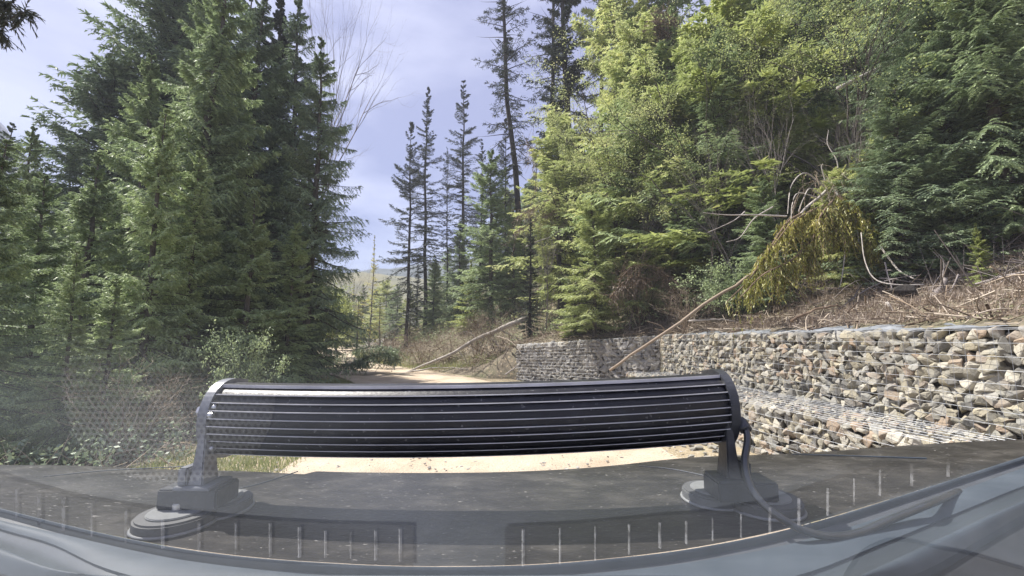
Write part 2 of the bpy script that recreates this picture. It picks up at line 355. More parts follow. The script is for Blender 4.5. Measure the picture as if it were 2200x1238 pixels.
tag(ridge('mountain', M['mountain'], [P(-900, 330, 900), P(-400, 180, 900), P(-80, 235, 900), P(0, 262, 900), P(40, 315, 900), P(150, 420, 900), P(400, 560, 900)], 350, 2), kind='structure')

# ------------------------------------------------------------------ trees
def fringe(A, D, Ln, nper, nl, nw, rng, droop=.0, spread=.9, up=None, nsc=1.0):
    """needle triangles along twigs: A origins (T,3), D unit dirs (T,3), Ln lengths (T,), nper per twig"""
    T = len(A)
    s = (np.arange(nper) + .5)[None] / nper + rng.normal(0, .03, (T, nper))
    pos = A[:, None] + D[:, None] * (Ln[:, None] * s)[..., None]
    pos[..., 2] -= droop * Ln[:, None] * s ** 2
    side = nrm(np.cross(D, np.array([0, 0, 1.]))); sg = np.where(np.arange(nper) % 2 == 0, 1., -1.)
    out = nrm(D[:, None] * rng.uniform(.5, 1.1, (T, nper, 1)) + side[:, None] * (sg[None, :, None] * spread * rng.uniform(.5, 1.2, (T, nper, 1))) + np.array([0, 0, 1.]) * rng.normal(-.12 - droop, .3, (T, nper, 1)))
    l = nl * rng.uniform(.6, 1.3, (T, nper, 1)) * (1.15 - .55 * s[..., None]) * np.reshape(nsc, (-1, 1, 1))
    w = nrm(np.cross(out, rng.normal(0, 1, (T, nper, 3)) * .5 + np.array([0, 0, 1.]))) * nw
    a = pos - w * .5; b = pos + w * .5; c = pos + out * l
    V = np.stack([a, b, c], 2).reshape(-1, 3)
    return V, np.arange(len(V)).reshape(-1, 3)
def conifer(name, seed, H, Rad, h0=.08, nb=260, dens=16, needle=.10, nw=.03, nper=9, droop=.35, up=.25, lean=(0, 0), power=.9, gap=.15, leafm='spruce', barkm='bark', trunk_r=None, dead=0, sag=.0, tlen=.36, asym=0):
    rng = np.random.default_rng(seed)
    root = empty(name)
    tr = trunk_r or H * .011 + .03
    tt = np.linspace(0, 1, 14)
    wob = np.cumsum(rng.normal(0, .004 * H, (14, 2)), 0) * .6
    axis = np.stack([wob[:, 0] + lean[0] * H * tt, wob[:, 1] + lean[1] * H * tt, tt * H], 1); axis[0, :2] = 0
    axf = lambda t: np.stack([np.interp(t, tt, axis[:, i]) for i in range(3)], -1)
    rad = tr * (1 - tt) ** .8 + .008; rad[0] *= 1.35
    t = h0 + (1 - h0) * np.sort(rng.random(nb)) ** 1.0
    t = np.minimum(t + rng.normal(0, .004, nb), .995)
    whorl = np.round(t * H / .38) * .38 / H; t = np.clip(np.where(rng.random(nb) < .35, whorl + rng.normal(0, .004, nb), t), h0, .995)
    az = rng.random(nb) * 2 * np.pi
    u = (t - h0) / (1 - h0)
    prof = (1 - u) ** power * (.55 + .45 * sstep(0, .18, u)) + .03
    Lb = Rad * prof * rng.uniform(.62, 1.12, nb) * (1 + asym * np.cos(az))
    Lb *= np.where(rng.random(nb) < gap, rng.uniform(.3, .6, nb), 1)
    el = up * (u * 2.2 - .35) + rng.normal(0, .09, nb)
    dr = droop * (1.15 - u) * rng.uniform(.6, 1.3, nb)
    s = np.linspace(0, 1, 7)
    hd = np.stack([np.cos(az), np.sin(az)], 1)
    base = axf(t)
    pts = np.zeros((nb, 7, 3))
    bend = rng.normal(0, .12, nb)
    perp = np.stack([-hd[:, 1], hd[:, 0]], 1)
    pts[:, :, :2] = base[:, None, :2] + hd[:, None] * (Lb[:, None] * s * (np.cos(el))[:, None])[..., None] + perp[:, None] * (Lb[:, None] * bend[:, None] * s ** 2)[..., None]
    pts[:, :, 2] = base[:, None, 2] + Lb[:, None] * (np.sin(el)[:, None] * s - dr[:, None] * s ** 1.6 + .5 * dr[:, None] * s ** 4)
    pts[:, 0] = base
    br = (.007 + .012 * Lb)[:, None] * (1.05 - s)[None]
    V1, F1 = tubes(axis[None], rad[None], 9); V2, F2 = tubes(pts, br, 3)
    mesh_obj('trunk', [(V1, F1), (V2, F2)], M[barkm], root, smooth=True)
    # twigs
    live = rng.random(nb) >= dead * (1 - u)
    A, D, Ln, tip, NS = [], [], [], [], []; lsc = np.clip(Lb / (.42 * Rad), .42, 1)
    for k in range(dens):
        sk = .14 + .86 * (k + rng.random(nb)) / dens
        f = sk * 6; i = np.minimum(f.astype(int), 5); fr = (f - i)[:, None]
        pa = pts[np.arange(nb), i]; pb = pts[np.arange(nb), i + 1]
        pos = pa * (1 - fr) + pb * fr; T = nrm(pb - pa)
        sd = nrm(np.cross(T, np.array([0, 0, 1.])))
        for sg in (1, -1):
            ang = rng.uniform(.65, 1.15, nb)[:, None]
            d = nrm(T * np.cos(ang) + sg * sd * np.sin(ang) + np.array([0, 0, -1.]) * (rng.normal(sag, .16, nb))[:, None])
            if k == dens - 1 and sg == 1: d = T
            l = tlen * Lb * (1.12 - sk) ** .8 * rng.uniform(.6, 1.2, nb) + .05 * lsc; NS.append(lsc[live])
            A.append(pos[live]); D.append(d[live]); Ln.append(np.minimum(l, .75)[live]); tip.append(sstep(.55, 1, sk)[live] * .5)
    A = np.concatenate(A); D = np.concatenate(D); Ln = np.concatenate(Ln); tip = np.concatenate(tip)
    Vn, Fn = fringe(A, D, Ln, nper, needle, nw, rng, droop=.15 + sag * .7, nsc=np.concatenate(NS))
    tipv = np.repeat(tip, nper * 3) * np.tile(np.array([.5, .5, 1.2]), len(Fn))
    mesh_obj('crown', [(Vn, Fn)], M[leafm], root, attrs={'tip': tipv})
    return root
def grow(rng, start, direction, length, rad, levels, nchild, curve=.3, gravity=-.0, spreadang=.8, n=6, up=.0):
    """returns list of per-level arrays (B,n,3), (B,n)"""
    out = []
    P0 = np.array([start], float); D0 = nrm(np.array([direction], float)); L0 = np.array([length]); R0 = np.array([rad])
    for lv in range(levels):
        B = len(P0); pts = np.zeros((B, n, 3)); pts[:, 0] = P0; d = D0.copy()
        for i in range(1, n):
            d = nrm(d + rng.normal(0, curve / n * 2, (B, 3)) + np.array([0, 0, 1.]) * (up - gravity * (i / n)) / n * 2)
            pts[:, i] = pts[:, i - 1] + d * (L0 / (n - 1))[:, None]
        r = R0[:, None] * np.linspace(1, .45 if lv < levels - 1 else .2, n)[None]
        out.append((pts, r))
        nc = nchild[lv] if lv < len(nchild) else 0
        if lv == levels - 1: break
        Pn, Dn, Ln, Rn = [], [], [], []
        for c in range(nc):
            s = rng.uniform(.25, 1, B) if c else np.full(B, 1.)
            f = s * (n - 1); i = np.minimum(f.astype(int), n - 2); fr = (f - i)[:, None]
            pos = pts[np.arange(B), i] * (1 - fr) + pts[np.arange(B), i + 1] * fr
            T = nrm(pts[np.arange(B), i + 1] - pts[np.arange(B), i])
            rnd = nrm(np.cross(T, rng.normal(0, 1, (B, 3)))); a = (rng.uniform(.4, 1.2, B) * spreadang)[:, None]
            Pn.append(pos); Dn.append(nrm(T * np.cos(a) + rnd * np.sin(a))); Ln.append(L0 * rng.uniform(.4, .7, B)); Rn.append(np.maximum(R0 * .5 * (1.1 - .5 * s), .003))
        P0 = np.concatenate(Pn); D0 = np.concatenate(Dn); L0 = np.concatenate(Ln); R0 = np.concatenate(Rn)
    return out
def leaves_on(rng, pts, per, size, spread, width=.6, hang=.3):
    B, n, _ = pts.shape
    f = rng.uniform(.3, 1, (B, per)) * (n - 1); i = np.minimum(f.astype(int), n - 2); fr = (f - i)[..., None]
    bi = np.arange(B)[:, None]
    pos = pts[bi, i] * (1 - fr) + pts[bi, i + 1] * fr + rng.normal(0, spread, (B, per, 3))
    pos = pos.reshape(-1, 3); K = len(pos)
    a = nrm(rng.normal(0, 1, (K, 3)) + np.array([0, 0, -hang * 2])); b = nrm(np.cross(a, rng.normal(0, 1, (K, 3)) + np.array([0, 0, 1.5])))
    l = size * rng.uniform(.6, 1.3, (K, 1))
    V = np.stack([pos, pos + a * l * .5 + b * l * width * .5, pos + a * l, pos + a * l * .5 - b * l * width * .5], 1).reshape(-1, 3)
    return V, np.arange(len(V)).reshape(-1, 4)
def broadleaf(name, seed, H, spread, levels=5, nchild=(9, 4, 3, 3), leafn=7, size=.09, leafm='fresh', barkm='bark', stems=1, lsp=.06, lean=(0, 0), rad=None, hang=.3, bare=False, gravity=0, sang=.8, crownname='crown'):
    rng = np.random.default_rng(seed); root = empty(name)
    tp, lp = [], []
    for s_ in range(stems):
        d = (lean[0] + rng.normal(0, .12 + .12 * (stems > 1)) * (stems > 1), lean[1] + rng.normal(0, .12) * (stems > 1), 1)
        lv = grow(rng, (rng.normal(0, .1) * (stems > 1), rng.normal(0, .1) * (stems > 1), 0), d, H * .8, rad or H * .012 + .01, levels, nchild, curve=.35, spreadang=sang, up=.12, gravity=gravity)
        sc = spread
        for i, (p, r) in enumerate(lv):
            V, Fc = tubes(p, r, 7 if i == 0 else 3); tp.append((V, Fc))
        if not bare:
            for p, r in lv[-2:]:
                lp.append(leaves_on(rng, p, leafn, size, lsp, hang=hang))
    mesh_obj('trunk', tp, M[barkm], root, smooth=True)
    if lp: mesh_obj(crownname, lp, M[leafm], root)
    if not bare:
        for ch in root.children:
            pass
    return root
def copy_tree(o, parent=None):
    c = o.copy(); col.objects.link(c)
    if parent: c.parent = parent
    for ch in o.children: copy_tree(ch, c)
    return c
PROTO = {}; HEI = {}
def proto(key, fn, H):
    PROTO[key] = [fn, None, False]; HEI[key] = H
def use(key):
    fn, first = PROTO[key][:2]
    if first is None:
        o = fn(); PROTO[key][1] = o
        HEI[key] = max(float(np.percentile([v.co.z for v in c.data.vertices], 99.7)) for c in o.children)
    if not PROTO[key][2]:
        PROTO[key][2] = True; return PROTO[key][1]
    return copy_tree(first)
def plant(key, px, pyb, Y, topy=None, label='', cat='tree', group=None, rz=0, sx=1.0, h=None, name=None, z=None, tilt=(0, 0)):
    """puts a copy with its foot on the terrain at depth Y under picture column px, its top at picture row topy"""
    p = P(px, 700, Y); x = p.x
    # the trunk's foot: iterate since the column drifts with height (pitched camera)
    for _ in range(4):
        zz = z if z is not None else float(hill_z(x, Y) if x > edge_x(Y) else (left_z(x, Y) if x < road_x(Y) else 0)) - .05
        yy = 0
        d = zz - EYE.z
        # image row of the foot
        fy = Y * _cp + d * _sp; uy = -Y * _sp + d * _cp
        x = (px - 1100) / F * fy
    o = use(key)
    if h is None:
        top = P(px, topy, Y); h = top.z - zz
    if name: o.name = name
    s = h / HEI[key]
    o.location = (x, Y, zz); o.rotation_euler = (tilt[0], tilt[1], rz); o.scale = (s * sx, s * sx, s)
    tag(o, label, cat, group)
    return o
# name, prototypes
proto('spruceA', lambda: conifer('spruce_tree', 11, 14, 2.9, nb=330, dens=16, nper=10, needle=.13, nw=.036, droop=.5, up=.35, sag=.4, power=.75, gap=.35, leafm='spruce'), 14)
proto('spruceB', lambda: conifer('spruce_tree', 12, 14, 1.9, nb=260, dens=13, nper=9, needle=.14, nw=.04, droop=.3, up=.35, sag=.1, leafm='dark', barkm='barkdark', gap=.3), 14)
proto('cedarA', lambda: conifer('cedar_tree', 13, 13, 2.5, nb=300, dens=14, nper=10, needle=.15, nw=.045, droop=.62, up=.35, sag=.55, power=.75, leafm='cedar', h0=.03), 13)
proto('cedarB', lambda: conifer('cedar_tree', 14, 9, 2.2, nb=230, dens=13, nper=10, needle=.13, nw=.04, droop=.55, up=.4, sag=.35, power=.8, leafm='cedar', h0=.03), 9)
proto('firthin', lambda: conifer('fir_tree', 15, 17, 2.7, nb=150, dens=9, nper=8, needle=.2, nw=.04, droop=.45, up=.5, gap=.45, leafm='dark', barkm='barkdark', h0=.12, power=.7, trunk_r=.14), 17)
proto('firlayer', lambda: conifer('fir_tree', 16, 14, 3.6, nb=105, dens=12, nper=8, needle=.22, nw=.045, droop=.5, up=.5, gap=.25, leafm='dark', barkm='barkdark', h0=.1, power=.8, trunk_r=.14), 14)
proto('pinethin', lambda: conifer('pine_tree', 17, 22, 2.6, nb=170, dens=6, nper=8, needle=.24, nw=.045, droop=.25, up=.5, gap=.4, leafm='dark', barkm='barkdark', h0=.3, power=.5, trunk_r=.2, dead=.5), 22)
proto('larch', lambda: conifer('larch_tree', 18, 7, .8, nb=110, dens=6, nper=6, needle=.09, nw=.02, droop=.1, up=.5, gap=.3, leafm='yellow', h0=.1, trunk_r=.05), 7)
proto('youngfir', lambda: conifer('young_fir', 19, 5, 1.35, nb=190, dens=12, nper=9, needle=.10, nw=.032, droop=.25, up=.5, sag=.05, leafm='fresh', h0=.03, trunk_r=.05), 5)
proto('hemlock', lambda: conifer('hemlock_tree', 20, 8, 1.7, nb=200, dens=12, nper=10, needle=.12, nw=.034, droop=.45, up=.5, sag=.2, power=.55, gap=.4, leafm='cedar', h0=.05, trunk_r=.09), 8)
proto('hemlockP', lambda: conifer('hemlock_tree', 24, 8, 1.9, nb=170, dens=13, nper=10, needle=.13, nw=.034, droop=.5, up=.55, sag=.25, power=.5, gap=.45, leafm='pale', h0=.1, trunk_r=.08), 8)
proto('alder', lambda: broadleaf('alder_tree', 21, 8, 1, nchild=(11, 5, 4, 3), leafn=24, size=.055, leafm='pale', lsp=.09, gravity=.2), 8)
proto('maple', lambda: broadleaf('maple_tree', 22, 7, 1, nchild=(10, 5, 4, 3), leafn=20, size=.055, leafm='fresh', lsp=.09, stems=2, gravity=.2), 7)
proto('leafytall', lambda: broadleaf('cottonwood_tree', 25, 12, 1, nchild=(15, 6, 5, 3), leafn=12, size=.12, leafm='cedar', lsp=.12, barkm='barkdark', sang=.65), 12)
proto('round', lambda: conifer('broad_cedar', 35, 12, 3.2, nb=430, dens=13, nper=9, needle=.17, nw=.055, droop=.35, up=.35, sag=.2, power=.45, gap=.35, leafm='spruce', barkm='barkdark', h0=.06), 12)
proto('bare', lambda: broadleaf('bare_tree', 23, 10, 1, levels=5, nchild=(11, 5, 4, 3), barkm='greytwigs', bare=True, sang=.6), 10)
proto('bush', lambda: broadleaf('leafy_bush', 26, 2.2, 1, levels=4, nchild=(6, 5, 4), leafn=6, size=.085, leafm='fresh', lsp=.06, stems=6, rad=.02), 2.2)
proto('bushpale', lambda: broadleaf('leafy_bush', 27, 2.2, 1, levels=4, nchild=(6, 5, 4), leafn=6, size=.08, leafm='cedar', lsp=.06, stems=6, rad=.02), 2.2)
proto('brush', lambda: broadleaf('bare_shrub', 28, 1.8, 1, levels=4, nchild=(6, 4, 4), stems=8, rad=.014, barkm='twigs', bare=True, sang=.7), 1.8)

# left forest
T = plant
T('spruceA', 648, 0, 12.0, 85, 'pointed dark green spruce at the right end of the left forest, against the sky', 'spruce', sx=.95, rz=.4)
T('spruceB', 560, 0, 14.5, h=14.5, label='tall dark spruce with sky gaps rising above the frame beside the pointed spruce', cat='spruce', sx=1.15, rz=1.1)
T('spruceA', 468, 0, 15.5, h=15.5, label='tall spruce with layered boughs standing behind the two small pale spires', cat='spruce', rz=2.2, sx=1.1)
T('cedarA', 372, 0, 10.2, h=11.5, label='large grey green cedar with drooping sprays in the middle of the left forest', cat='cedar', rz=.7, sx=1.15)
T('round', 300, 0, 14.5, -60, label='round topped tree with backlit leaves at the upper left edge of the forest', cat='tree', rz=.2, sx=.95)
T('round', 165, 0, 13, 130, label='leafy tree whose crown slopes down to the blue mountain at the left', cat='tree', rz=2.4, sx=1.0)
T('cedarB', 285, 0, 7.6, 235, label='small pale spire cedar left of the middle of the left forest', cat='cedar', rz=1.7, sx=.85)
T('hemlock', 385, 0, 8.2, 335, label='small hemlock with light hooked tip just right of the pale spire cedar', cat='hemlock', rz=.9, sx=1.0)
T('cedarB', 150, 0, 8.6, 330, label='dense mid green cedar below the sloping crown near the left edge', cat='cedar', rz=3.1, sx=1.15)
T('hemlock', 35, 0, 7.0, 380, label='grey green hemlock at the far left edge of the view', cat='hemlock', rz=.1, sx=1.1)
T('cedarB', -90, 0, 5.6, 300, label='grey green cedar cut off by the left border, lower boughs over the hood', cat='cedar', rz=2.1, sx=1.0)
T('hemlock', 120, 0, 5.8, 540, 'mid green young hemlock at lower left, above the corner of the hood', cat='hemlock', rz=.4, sx=1.0)
T('cedarB', 520, 0, 9.2, 420, label='drooping grey green cedar just left of the pointed dark spruce', cat='cedar', rz=4.0, sx=1.25)
T('hemlock', 610, 0, 10.4, 480, label='low hemlock under the pointed dark spruce, above the left end of the light bar', cat='hemlock', rz=2.6, sx=1.2)
T('bushpale', 500, 0, 6.3, 705, label='light green leafy bush just above the left end cap of the light bar', cat='bush', rz=.3, sx=.7)
T('brush', 260, 0, 5.6, 760, label='dry brown shrub low in the left forest beside the light bar', cat='shrub', rz=.3, sx=1.6)
T('brush', 400, 0, 6.6, 780, label='dry bare shrub behind the left bracket of the light bar', cat='shrub', rz=1.3, sx=1.6)
T('bare', 655, 0, 19, -120, label='bare twiggy tree reaching past the pointed spruce at the top', cat='bare tree', rz=.3, sx=.4)
T('cedarB', 215, 0, 6.2, 600, label='low drooping cedar with yellow green tips above the left of the hood', cat='cedar', rz=5.2, sx=1.25)
T('cedarA', 20, 0, 11, 280, label='broad cedar at the left border beneath the blue mountain', cat='cedar', rz=4.2, sx=1.0)
T('spruceA', 440, 0, 9.2, 560, label='young spruce in the shaded middle of the left forest, tip between cedars', cat='spruce', rz=4.2, sx=1.5)
for i, (px, Y, h_, k, r) in enumerate([(90, 17, 9.5, 'spruceA', 1), (250, 18, 14, 'cedarA', 2), (370, 19, 19, 'spruceA', 3), (480, 20, 16, 'spruceB', 4), (575, 19, 9, 'spruceB', 5), (615, 17, 7, 'spruceB', .5), (530, 24, 12, 'cedarA', 6), (-60, 14, 9, 'spruceA', 2.5), (330, 13, 8, 'cedarA', .2), (180, 11, 6, 'spruceA', 5.5)]):
    T(k, px, 0, Y, h=h_, label='dark conifer standing deep in the left forest behind the front row of trees', cat='conifer', group='conifers deep in the left forest', rz=r, sx=1.1)
# trees round the bend
T('bush', 700, 0, 27, 610, label='bushy bright green shrub at the road bend beside the pointed spruce', cat='bush', rz=1, sx=.9, name='leafy_bush')
T('bush', 672, 0, 24, 590, label='darker green bush at the left side of the road bend, under the spruce', cat='bush', rz=2.2, sx=.8)
T('larch', 793, 0, 44, 505, label='slender yellow green larch standing alone in front of the sunlit hill', cat='larch', rz=0)
T('bare', 738, 0, 50, 548, label='bare pale tree left of the slender larch, in front of the hill', cat='bare tree', rz=1, sx=.9)
T('larch', 765, 0, 40, 640, label='small yellow green larch between the bare pale tree and the slender larch', cat='larch', rz=1, sx=2.2)
T('larch', 815, 0, 36, 640, label='small bushy larch right of the slender larch, beside dark firs', cat='larch', rz=1.8, sx=2.0)
T('firlayer', 872, 0, 27, 262, label='leftmost dark fir of the far group, wide layered boughs over open sky', cat='fir', rz=.6, sx=.78)
T('firthin', 912, 0, 29, 190, label='pointed narrow dark fir in the middle of the far group', cat='fir', rz=1.6, sx=.95)
T('pinethin', 960, 0, 31, 330, label='thin dark trunk leaning left between the narrow fir and the open fir', cat='fir', rz=1.6, sx=.55, tilt=(0, -.09))
T('firthin', 990, 0, 30, 176, label='tall open fir with see-through crown right of the narrow fir', cat='fir', rz=3.2, sx=1.05)
T('firthin', 1030, 0, 27, 300, label='dark broken fir leaning on the green trees right of the open fir', cat='fir', rz=4.6, sx=1.0)
T('firlayer', 1085, 0, 24, 255, label='dark bushy fir beneath the two bare trunked pines', cat='fir', rz=5.0, sx=.7)
T('pinethin', 1128, 0, 21, h=22.5, label='left one of two tall thin pines with bare lower trunks', cat='pine', rz=.3, sx=.85, tilt=(0, -.06))
T('pinethin', 1172, 0, 22, h=23, label='right one of two tall thin pines with bare lower trunks', cat='pine', rz=2.3, sx=.75, tilt=(0, -.04))
T('spruceB', 1228, 0, 19, h=19, label='tall narrow dense dark spruce reaching the top edge beside the twin pines', cat='spruce', rz=1.3, sx=.85, tilt=(0, -.03))
T('pinethin', 1300, 0, 18, h=20, label='thin dark pine right of the dense dark spruce, sky showing round its trunk', cat='pine', rz=4.3, sx=.7)
for i, (px, Y, ty, k) in enumerate([(752, 52, 600, 'larch'), (775, 55, 612, 'youngfir'), (806, 50, 618, 'hemlockP'), (828, 47, 600, 'hemlockP'), (745, 46, 640, 'hemlockP'), (842, 42, 625, 'hemlock'), (722, 40, 630, 'hemlockP')]):
    T(k, px, 0, Y, ty, 'small yellow green tree beside the far road in front of the sunlit hill', 'tree', 'small trees before the sunlit hill', i * .9, 1.6)
# mid slope above the far wall
T('youngfir', 1010, 0, 22, 560, label='small bright blue green fir above the thick leaning log', cat='fir', rz=0, sx=1.2)
T('hemlock', 1055, 0, 21, 330, label='mid green hemlock behind the small fir, left of the reddish dead branches', cat='hemlock', rz=1.0, sx=1.25)
T('cedarB', 985, 0, 25, 470, label='dusky green cedar directly behind the small bright fir', cat='cedar', rz=1.4, sx=1.0)
T('hemlock', 930, 0, 27, 560, label='low dull green hemlock at the foot of the narrow dark fir', cat='hemlock', rz=2.4, sx=1.2)
T('youngfir', 880, 0, 29, 610, label='young fir at the foot of the leftmost dark fir', cat='fir', rz=3.4, sx=1.1)
T('spruceB', 1140, 0, 15.5, 470, label='dark dead looking spruce standing behind the upper end of the leaning log', cat='spruce', rz=3.3, sx=1.1)
T('hemlockP', 1205, 0, 17, 250, label='light green hemlock below the dense dark spruce', cat='hemlock', rz=4.4, sx=1.4)
T('youngfir', 1235, 0, 13.5, 560, label='bright young fir just above the far end of the gabion wall', cat='fir', rz=.8, sx=1.25)
T('bush', 1290, 0, 13, 600, label='leafy green bush spilling onto the top of the far gabion wall', cat='bush', rz=.8, sx=1.1)
# right slope, front row
T('alder', 1325, 0, 14, 150, label='slender tree with dark trunk and pale leaves above the gap in the wall', cat='alder', rz=.5, sx=1.0)
T('alder', 1475, 0, 11.5, 90, label='crooked dark stemmed alder with pale leaves left of the dead root tangle', cat='alder', rz=2.0, sx=1.1)
T('hemlockP', 1400, 0, 13.5, 20, label='tall light green hemlock between the two dark stemmed alders', cat='hemlock', rz=1.0, sx=1.15)
T('hemlock', 1560, 0, 11, 60, label='full mid green hemlock right of the crooked alder', cat='hemlock', rz=2.0, sx=1.2)
T('cedarB', 1640, 0, 12.5, -60, label='large soft green cedar above the bleached dead branches', cat='cedar', rz=2.9, sx=1.2)
T('maple', 1790, 0, 9.5, -20, label='yellow green maple at the top, above the bleached dead branches', cat='maple', rz=.2, sx=1.1)
T('hemlockP', 1720, 0, 10.5, 250, label='pale hemlock directly behind the bleached dead branches', cat='hemlock', rz=4.7, sx=1.3)
T('cedarA', 2060, 0, 8.5, h=11, label='big dark trunked cedar filling the top right corner', cat='cedar', rz=1.2, sx=1.0, tilt=(0, -.12))
T('spruceB', 2170, 0, 8.8, h=12, label='very dark spruce at the right border behind the hanging green sprays', cat='spruce', rz=.9, sx=1.5)
T('hemlock', 1930, 0, 8.6, 230, label='hemlock with fresh yellow green tips right of the dead branches', cat='hemlock', rz=5.0, sx=1.15)
T('spruceA', 1990, 0, 10, 100, label='shaded dull green spruce between the fresh tipped hemlock and the corner cedar', cat='spruce', rz=2.0, sx=1.3)
T('cedarA', 2185, 0, 7.4, h=8, label='shadowy cedar with drooping skirts behind the small bright sapling', cat='cedar', rz=3.3, sx=1.1)
T('spruceA', 2050, 0, 7.9, h=7.5, label='dull green spruce between the corner cedar and the small bright sapling', cat='spruce', rz=2.3, sx=1.35)
T('youngfir', 2112, 0, 5.7, 480, label='small bright green sapling alone against the dark hollow at right', cat='sapling', rz=.4, sx=.8)
T('bushpale', 1400, 0, 12.4, 600, label='leafy bush above the broken end of the near upper wall', cat='bush', rz=.1, sx=1.2)
T('bush', 1860, 0, 7.2, 575, label='low green bush on the bank under the fresh tipped hemlock', cat='bush', rz=2.1, sx=1.1)
T('brush', 1760, 0, 6.6, 590, label='reddish brown dead shrub under the drooping yellow green branches', cat='shrub', rz=.6, sx=1.4)
T('brush', 1370, 0, 12.5, 520, label='tangle of orange brown dead twigs left of the crooked alder foot', cat='shrub', rz=1.6, sx=1.6)
T('brush', 2040, 0, 7.2, 470, label='grey bare brush hanging in the dark hollow at right', cat='shrub', rz=2.6, sx=1.2)
T('bushpale', 1560, 0, 9.2, 560, label='dull green bush just left of the drooping yellow green branches', cat='bush', rz=4.1, sx=1.3)
T('spruceA', 603, 0, 14.2, h=13.5, label='shadowy spruce squeezed between the tall dark spruce and the pointed spruce', cat='spruce', rz=5.1, sx=.9)
T('spruceA', 515, 0, 12.8, h=13, label='big grey green spruce just left of the tall dark spruce with sky gaps', cat='spruce', rz=3.6, sx=1.0)
T('cedarA', 420, 0, 13.2, h=13.5, label='tall cedar whose top leaves the frame right of the large grey green cedar', cat='cedar', rz=3.9, sx=1.0)
T('cedarA', 240, 0, 10.8, h=9.5, label='full cedar directly behind the small pale spire cedar', cat='cedar', rz=1.9, sx=1.15)
T('hemlockP', 1335, 0, 17.5, h=14, label='tall pale hemlock reaching the top edge right of the thin dark pine', cat='hemlock', rz=.9, sx=1.1)
T('hemlock', 1425, 0, 17, h=13.5, label='tall hemlock at the top edge behind the red brown dead foliage', cat='hemlock', rz=2.9, sx=1.2)
T('spruceA', 1955, 0, 6.9, h=3.6, label='small green spruce low on the bank right of the long curved branch', cat='spruce', rz=.9, sx=1.9)
T('spruceA', 2075, 0, 6.9, h=5.0, label='broad spruce shading the hollow behind the small bright sapling', cat='spruce', rz=1.9, sx=1.9)
T('cedarA', 2195, 0, 6.3, h=5.5, label='shaded cedar skirt hanging at the right border above the straight pale log', cat='cedar', rz=2.9, sx=1.4)
k_ = ['hemlock', 'hemlockP', 'cedarB', 'youngfir', 'hemlockP', 'hemlock', 'hemlockP', 'cedarA', 'spruceA']
rg = random.Random(4)
for i in range(46):
    px = 1120 + (i % 16) * 78 + rg.uniform(-30, 30); Y = 13 + (i // 16) * 6.5 + rg.uniform(-1.2, 2)
    if px < 1250: Y += 8
    T(k_[(i * 5 + i // 7) % len(k_)], px, 0, Y, h=rg.uniform(6.5, 10.5) * (1 if px > 1320 else .62), label='green tree in the dense mass of forest climbing the right hillside', cat='tree', group='trees filling the right hillside', rz=rg.uniform(0, 6.28), sx=rg.uniform(1.2, 1.7))
for i, (px, Y, ty, rz, tl, lb) in enumerate([(1352, 12.6, 300, .2, .1, 'slim bleached snag left of the crooked alder'), (1520, 10.4, 260, 1.4, -.15, 'thin grey snag between the crooked alder and the mid green hemlock'), (1610, 9.6, 230, 2.7, .2, 'leaning grey snag above the horizontal bleached limb'), (1690, 8.8, 120, 3.1, -.1, 'tall thin snag behind the bleached dead branches, tip near the top'), (1880, 8.0, 180, 4.2, .16, 'dead stem right of the yellow green maple'), (1960, 7.6, 330, 5.1, -.2, 'dead stem in front of the shaded dull green spruce'), (2130, 7.4, 260, 5.9, -.25, 'dead leaning stem in the dark hollow at right'), (1260, 14, 330, .9, .1, 'pale snag above the far gabion wall'), (1170, 15, 420, 2.9, -.12, 'reddish snag right of the dark dead looking spruce')]):
    T('bare', px, 0, Y, ty, lb, 'dead tree', None, rz, .55, tilt=(0, tl))
for px, Y, h_, k, rz, lb in [(1905, 7.4, 2.6, 'youngfir', .3, 'young fir low on the bank under the hemlock with fresh tips'), (2010, 7.0, 2.2, 'hemlock', 1.3, 'small hemlock on the bank left of the small bright sapling'), (2185, 6.4, 2.4, 'youngfir', 2.3, 'small fir on the bank at the right border'), (1820, 7.6, 2.4, 'hemlockP', 3.3, 'small pale hemlock right of the drooping yellow green branches'), (1660, 8.4, 2.8, 'hemlock', 4.3, 'small hemlock directly behind the drooping yellow green branches')]:
    T(k, px, 0, Y, h=h_, label=lb, cat='young tree', rz=rz, sx=1.5)
for i in range(14):
    px = 860 + i * 34 + rg.uniform(-12, 12); Y = 31 + rg.uniform(0, 8)
    T(['hemlock', 'spruceB', 'cedarB'][i % 3], px, 0, Y, h=rg.uniform(4.5, 6.5) , label='small green conifer in the thicket at the foot of the far slope', cat='conifer', group='conifers in the far thicket', rz=rg.uniform(0, 6.28), sx=1.3)

# ------------------------------------------------------------------ undergrowth, grass, debris (uncountable)
def scatter_mesh(name, pts_fn, n, seed, mat, leaf=True, size=.1, per=8, h=.5, label=None, cat=None):
    rng = np.random.default_rng(seed); B = pts_fn(rng, n)
    n = len(B); d = nrm(rng.normal(0, .55, (n, 3)) + np.array([0, 0, 1.])); hh = h * rng.uniform(.4, 1.3, n)
    s = np.linspace(0, 1, 4)
    pts = B[:, None] + d[:, None] * (hh[:, None] * s)[..., None]; pts[..., 2] -= .25 * hh[:, None] * s ** 2.5
    pcs = [(*tubes(pts, np.full((n, 4), .005) * (1.1 - s), 3), 0)]
    if leaf: pcs.append((*leaves_on(rng, pts, per, size, size * .8), 1))
    return tag(mesh_obj(name, pcs, [M['twigs'], M[mat]]), label, cat, kind='stuff')
def on_hill(y0, y1, d0, d1, pw=1.0):
    def f(rng, n):
        y = rng.uniform(y0, y1, n); d = d0 + (d1 - d0) * rng.random(n) ** pw; x = edge_x(y) + d
        return np.stack([x, y, hill_z(x, y)], 1)
    return f
